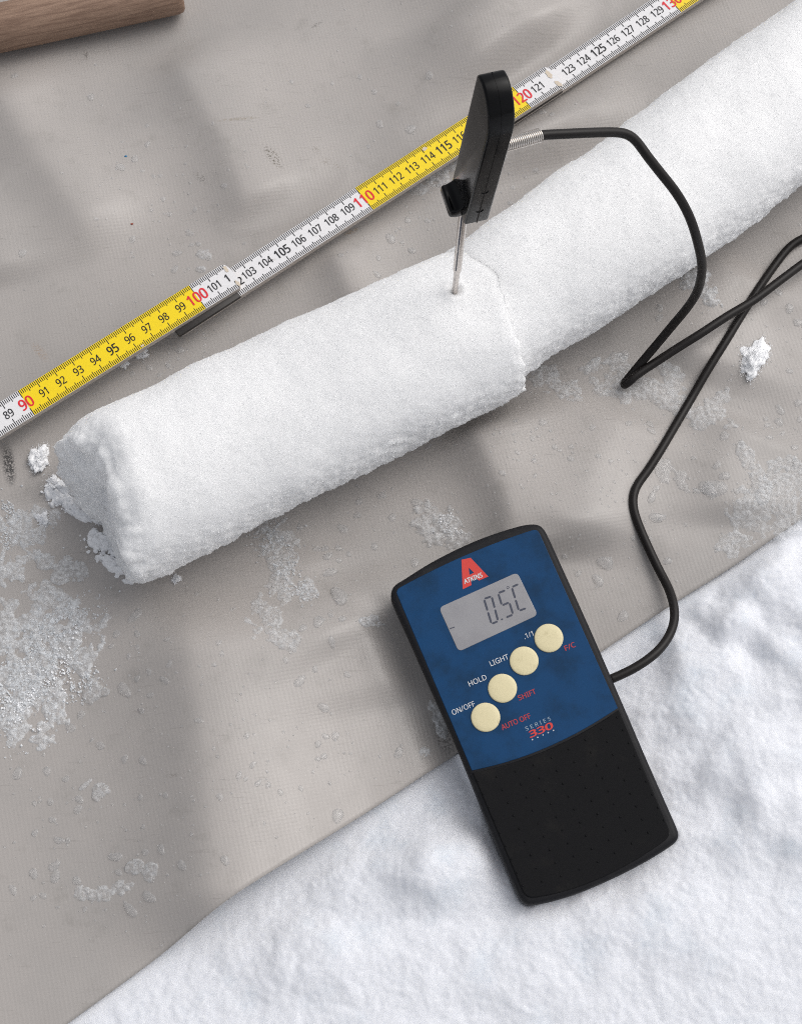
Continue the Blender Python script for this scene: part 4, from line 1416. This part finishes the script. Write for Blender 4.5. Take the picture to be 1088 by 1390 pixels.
# (px, py, radius px, stretch, angle): the drops one can pick out in the photograph
SEEN = [(22, 108, 5, 1, 0), (124, 134, 5, 1.1, 0), (165, 232, 6, 1.1, 0), (184, 219, 5, 1, 0), (306, 261, 4, 1, 0), (257, 316, 5, 1.3, 30), (240, 343, 5, 1.6, 70), (237, 365, 5, 1.3, 20), (180, 326, 4.5, 1.2, 0),
        (34, 351, 5.5, 1.2, 0), (488, 106, 4, 1, 0), (508, 127, 4, 1, 0), (418, 147, 3.5, 1, 0), (515, 170, 5.5, 1.4, 10), (557, 178, 6.5, 1.2, 0), (582, 112, 5.5, 1, 0), (243, 25, 4, 1.3, 0), (200, 173, 3, 1, 0),
        (209, 242, 3, 1, 0), (218, 241, 3, 1, 0), (222, 272, 3.5, 1, 0), (230, 291, 3.5, 1, 0), (206, 287, 3, 1, 0), (265, 286, 3.5, 1, 0), (260, 332, 3.5, 1, 0), (451, 115, 3, 1, 0), (396, 115, 3, 1, 0), (540, 144, 3.5, 1, 0), (500, 200, 3, 1, 0),
        (530, 327, 7, 1.2, 30), (559, 342, 5, 1, 0), (514, 356, 4, 1.2, 0), (512, 380, 5, 1.6, 10), (463, 356, 3.5, 1, 0), (245, 476, 5, 1, 0), (228, 496, 3.5, 1, 0), (203, 500, 4, 1, 0), (735, 159, 5, 1, 0), (747, 166, 3.5, 1, 0), (727, 232, 4, 1, 0), (684, 222, 3.5, 1, 0), (696, 254, 3.5, 1, 0), (692, 275, 3.5, 1, 0), (553, 300, 4.5, 1, 0), (580, 300, 4, 1, 0),
        (461, 816, 11, 1.45, -50), (563, 765, 6, 1.3, 80), (565, 682, 6, 1.3, 20), (580, 685, 4.5, 1, 0), (532, 703, 5, 1, 0), (518, 673, 5, 1, 0), (485, 700, 4.5, 1, 0), (487, 681, 4.5, 1.2, 0), (430, 746, 4.5, 1, 0), (441, 746, 4.5, 1.3, 0), (445, 757, 5.5, 1.4, 60), (460, 763, 3.5, 1, 0), (459, 745, 4, 1, 0), (465, 718, 6, 1.5, 70), (508, 743, 4.5, 1, 0), (407, 715, 4, 1, 0), (448, 780, 7, 1.6, 70), (434, 855, 7, 1.3, 60), (452, 882, 5.5, 1.8, 70), (413, 865, 5, 1.2, 40), (405, 884, 5.5, 1.1, 0), (465, 850, 4.5, 1.2, 30), (450, 845, 3.5, 1, 0),
        (734, 583, 5, 1, 0), (720, 606, 3.5, 1, 0), (722, 637, 3.5, 1, 0), (821, 765, 9, 1.1, 0), (811, 788, 7, 1.5, -40), (784, 779, 4, 1.3, 60), (845, 837, 7, 1.2, 0), (765, 757, 3.5, 1, 0), (905, 762, 5, 1.2, -20), (890, 706, 8, 1.7, -30), (880, 735, 4, 1.2, 30),
        (1058, 557, 6, 1.5, -20), (1056, 573, 5.5, 1, 0), (1060, 590, 4, 1.6, 80), (1040, 578, 4, 1, 0), (989, 574, 4.5, 1.2, 0), (980, 597, 6, 1.2, 0), (937, 579, 4, 1, 0), (1082, 548, 5, 1, 0), (1084, 570, 4, 1, 0), (1054, 401, 5, 1.2, 0), (1034, 415, 5, 1.3, 0), (1069, 422, 6, 1.3, 0), (1081, 440, 6, 1, 0), (846, 482, 6, 1, 0), (893, 434, 5, 1.3, 0), (894, 420, 5, 1.3, 0), (880, 580, 4.5, 1.2, 0), (882, 590, 5, 1.5, 0), (980, 652, 6, 1.3, -30), (996, 672, 4, 1, 0), (970, 637, 5, 1.5, 10), (1076, 610, 4.5, 1, 0), (1078, 632, 6, 1.3, 60), (808, 629, 3.5, 1, 0), (771, 633, 4, 1, 0), (772, 616, 3.5, 1, 0), (750, 617, 3.5, 1, 0), (801, 589, 4, 1, 0), (888, 668, 4.5, 1.2, 0), (958, 669, 10, 1.5, 10), (882, 680, 6, 1.8, 5),
        (160, 863, 5, 1.1, 0), (153, 880, 3.5, 1.2, 0), (178, 896, 3.5, 1.4, 0), (189, 865, 4.5, 1.6, 80), (190, 885, 3.5, 1, 0), (185, 838, 8, 1.8, 30), (207, 921, 4, 1.3, 0), (190, 928, 4, 1, 0), (172, 941, 8, 1.9, 25), (230, 935, 5, 2.2, 55), (209, 952, 4, 1.5, 70), (196, 971, 4, 1.2, 80), (96, 988, 6, 1.3, 30), (111, 971, 5, 1, 0), (138, 1014, 5, 1, 0), (172, 1034, 4.5, 1.2, 0), (198, 1038, 5, 1.5, 20), (24, 1050, 6.5, 1.2, 0), (64, 1047, 5, 1, 0), (90, 1058, 4, 1, 0), (107, 1100, 5, 1.2, -60), (109, 1086, 5, 1.3, 80), (69, 1089, 4, 1, 0), (48, 1131, 4, 1, 0), (47, 1091, 3, 1, 0), (194, 1087, 3.5, 1, 0), (230, 1087, 3.5, 1, 0), (198, 1127, 3, 1, 0), (159, 1165, 6.5, 1.9, 70), (163, 1186, 4, 1.3, 70), (201, 1161, 4, 1, 0), (224, 1159, 5, 1.4, 30), (253, 1182, 5.5, 1.6, 25), (74, 1176, 6, 1.5, -60), (46, 1186, 5.5, 1.2, 0), (76, 1190, 6.5, 1.6, 0), (105, 1196, 5, 1, 0), (18, 1208, 5, 1.7, 85), (59, 1216, 4, 1.6, 60), (46, 1219, 3.5, 1, 0), (206, 1221, 7, 1.8, 40), (180, 1237, 7, 2.0, 30), (81, 1141, 5, 1.6, 40), (93, 1142, 3.5, 1, 0),
        (305, 1094, 4, 1.1, 0), (348, 1050, 4, 1.6, -30), (330, 1065, 4, 2, -25), (355, 1074, 4, 1.8, -30), (409, 935, 6.5, 1.8, -40), (441, 968, 6, 1.3, -70), (429, 918, 4, 1.2, 0), (472, 923, 4, 1.2, 60), (391, 909, 3.5, 1, 0), (277, 993, 4, 2, 85), (303, 889, 3.5, 1, 0), (368, 1076, 3.5, 1.2, 0), (384, 1085, 3.5, 1.2, 0), (459, 1113, 8, 1.2, 0), (541, 1024, 6, 1.4, -40), (456, 1005, 5, 1.2, 0), (312, 1178, 5, 1.4, 10), (340, 1012, 3.5, 1.2, 0), (443, 1006, 4, 1.4, 50)]
def put_drop(px, py, rp, st, ang, k):
    c = at(px, py)[:2]
    z = ground_tarp(np.array([c, c + (0.002, 0), c + (0, 0.002)]))
    r = rp * 1.12 / 2700.0
    nrm = Vector((-(z[1] - z[0]) / 0.002, -(z[2] - z[0]) / 0.002, 1)).normalized()
    o = bpy.data.objects.new('water_droplet', DROPS[k % 8][0])
    o.location = (c[0], c[1], float(z[0]))
    o.rotation_mode = 'QUATERNION'
    o.rotation_quaternion = nrm.to_track_quat('Z', 'Y') @ Matrix.Rotation(math.radians(ang), 3, 'Z').to_quaternion()
    s = math.sqrt(st)
    o.scale = (r * s, r / s, r * 0.8)
    link(o)
    return o
cnt = 0
BIG = {(461, 816): 'largest clear water drop, diamond shaped, beside the upper corner of the thermometer',
       (821, 765): 'plump round water drop between thermometer and the lower cable bend',
       (890, 706): 'wide irregular water drop tucked beside the lower cable bend',
       (958, 669): 'flat oval water drop past the middle of the cable',
       (557, 178): 'round water drop just beyond the rule near the mark 114',
       (530, 327): 'stretched water drop in the gap between the rule and the core near 111'}
taken = []
MARKS = {'above': [((120, 60), 'near the wooden handle'), ((60, 330), 'by the rule edge below 90'), ((225, 260), 'on the dark crease above mark 100'), ((330, 230), 'above mark 104'), ((480, 130), 'above mark 112'), ((570, 130), 'close above mark 115'), ((760, 40), 'above mark 126')],
         'between': [((150, 520), 'by the yellow stretch 91 to 95'), ((250, 470), 'below mark 98'), ((380, 410), 'below mark 104'), ((520, 340), 'below mark 110'), ((580, 290), 'beside the needle'), ((720, 210), 'around the steel spring')],
         'middle': [((330, 800), 'by the long ice trail'), ((440, 720), 'under the lower edge of the core'), ((450, 840), 'beside the largest diamond drop'), ((430, 960), 'midway to the snow edge'), ((540, 1000), 'near the flank of the thermometer'), ((560, 700), 'by the ice patch on top of the thermometer'), ((720, 620), 'below the joint of the core'), ((380, 1120), 'close to the snow edge')],
         'lower': [((30, 640), 'by the netting stain'), ((180, 860), 'below the core corner'), ((190, 960), 'beside the wide slush sheet'), ((100, 1050), 'below the wide slush sheet'), ((230, 1090), 'on the dark fold'), ((70, 1190), 'near the picture foot'), ((210, 1200), 'around the ragged ice strip')],
         'cable': [((800, 600), 'before the cable bend'), ((820, 760), 'beside the plump round drop'), ((880, 450), 'inside the cable fork'), ((900, 600), 'along the straight cable'), ((980, 600), 'past the straight cable'), ((1050, 420), 'beyond the cable crossing'), ((1060, 560), 'below the bright snow clump'), ((920, 740), 'by the lower cable bend'), ((1030, 660), 'on the wet ice film')]}
def drop_label(px, py, rp, st, z):
    size = 'tiny' if rp < 2.6 else ('small' if rp < 4.2 else ('mid-sized' if rp < 5.6 else 'large'))
    shape = 'round' if st < 1.15 else ('oval' if st < 1.45 else 'stretched')
    w_ = min(MARKS[z], key=lambda q: math.hypot(q[0][0] - px, q[0][1] - py))[1]
    return '%s %s clear droplet on the tarpaulin %s' % (size, shape, w_)
for i, (px, py, rp, st, ang) in enumerate(SEEN):
    z = zone(px, py)
    if z is None and (px, py) not in BIG:
        continue
    o = put_drop(px, py, rp, st, ang, i)
    taken.append((px, py, rp))
    if (px, py) in BIG:
        tag(o, BIG[(px, py)], 'water droplet', 'water droplets on the tarpaulin')
    else:
        tag(o, drop_label(px, py, rp, st, z), 'water droplet', LAB[z][1])
    cnt += 1
rs = random.Random(5)
CL = [(820, 600, 80, 60), (1040, 560, 50, 120), (480, 700, 90, 60), (230, 300, 50, 60), (200, 1000, 90, 120), (420, 1050, 120, 80), (600, 300, 60, 60), (700, 620, 60, 60), (1040, 640, 60, 80), (120, 1150, 110, 90), (940, 640, 90, 90), (240, 480, 50, 40), (780, 760, 50, 60)]
while cnt < 296:
    cx, cy, sx, sy = rs.choice(CL)
    px, py = rs.gauss(cx, sx), rs.gauss(cy, sy)
    if not (0 < px < 1088 and 0 < py < 1300):
        continue
    z = zone(px, py)
    rp = 1.8 + 2.4 * rs.random() ** 2
    if z is None or any(math.hypot(px - a, py - b) < c_ + rp + 1 for a, b, c_ in taken):
        continue
    st = rs.uniform(1, 1.6)
    o = put_drop(px, py, rp, st, rs.uniform(0, 180), cnt)
    tag(o, drop_label(px, py, rp, st, z), 'water droplet', LAB[z][1])
    taken.append((px, py, rp))
    cnt += 1
# the fine spray between them, too small to count
V = []; fs = []
k = 0
while k < 3200:
    if rs.random() < 0.6:
        cx, cy, sx, sy = rs.choice(CL)
        px, py = rs.gauss(cx, sx * 1.3), rs.gauss(cy, sy * 1.3)
    else:
        px, py = rs.uniform(-20, 1108), rs.uniform(-20, 1300)
    k += 1
    if zone(px, py) is None:
        continue
    c = at(px, py)[:2]
    zz = float(ground_tarp(c[None])[0])
    r = (0.6 + 1.9 * rs.random() ** 2.5) / 2700
    Dv, Df = DROPS[k % 8][1], DROPS[k % 8][2]
    n, rows = 20, 7
    ids = [rr_ * n + kk for rr_ in (0, 3, 5) for kk in range(0, n, 4)] + [rows * n]
    b = len(V)
    V.extend(Dv[ids] * r + np.array([c[0], c[1], zz]))
    for r2 in (0, 1):
        for kk in range(5):
            fs.append((b + r2 * 5 + kk, b + r2 * 5 + (kk + 1) % 5, b + (r2 + 1) * 5 + (kk + 1) % 5, b + (r2 + 1) * 5 + kk))
    for kk in range(5):
        fs.append((b + 10 + kk, b + 10 + (kk + 1) % 5, b + 15))
o = mesh('water_spray', V, fs, M['water'])
tag(o, 'fine spray of water beads scattered over the tarpaulin', kind='stuff')
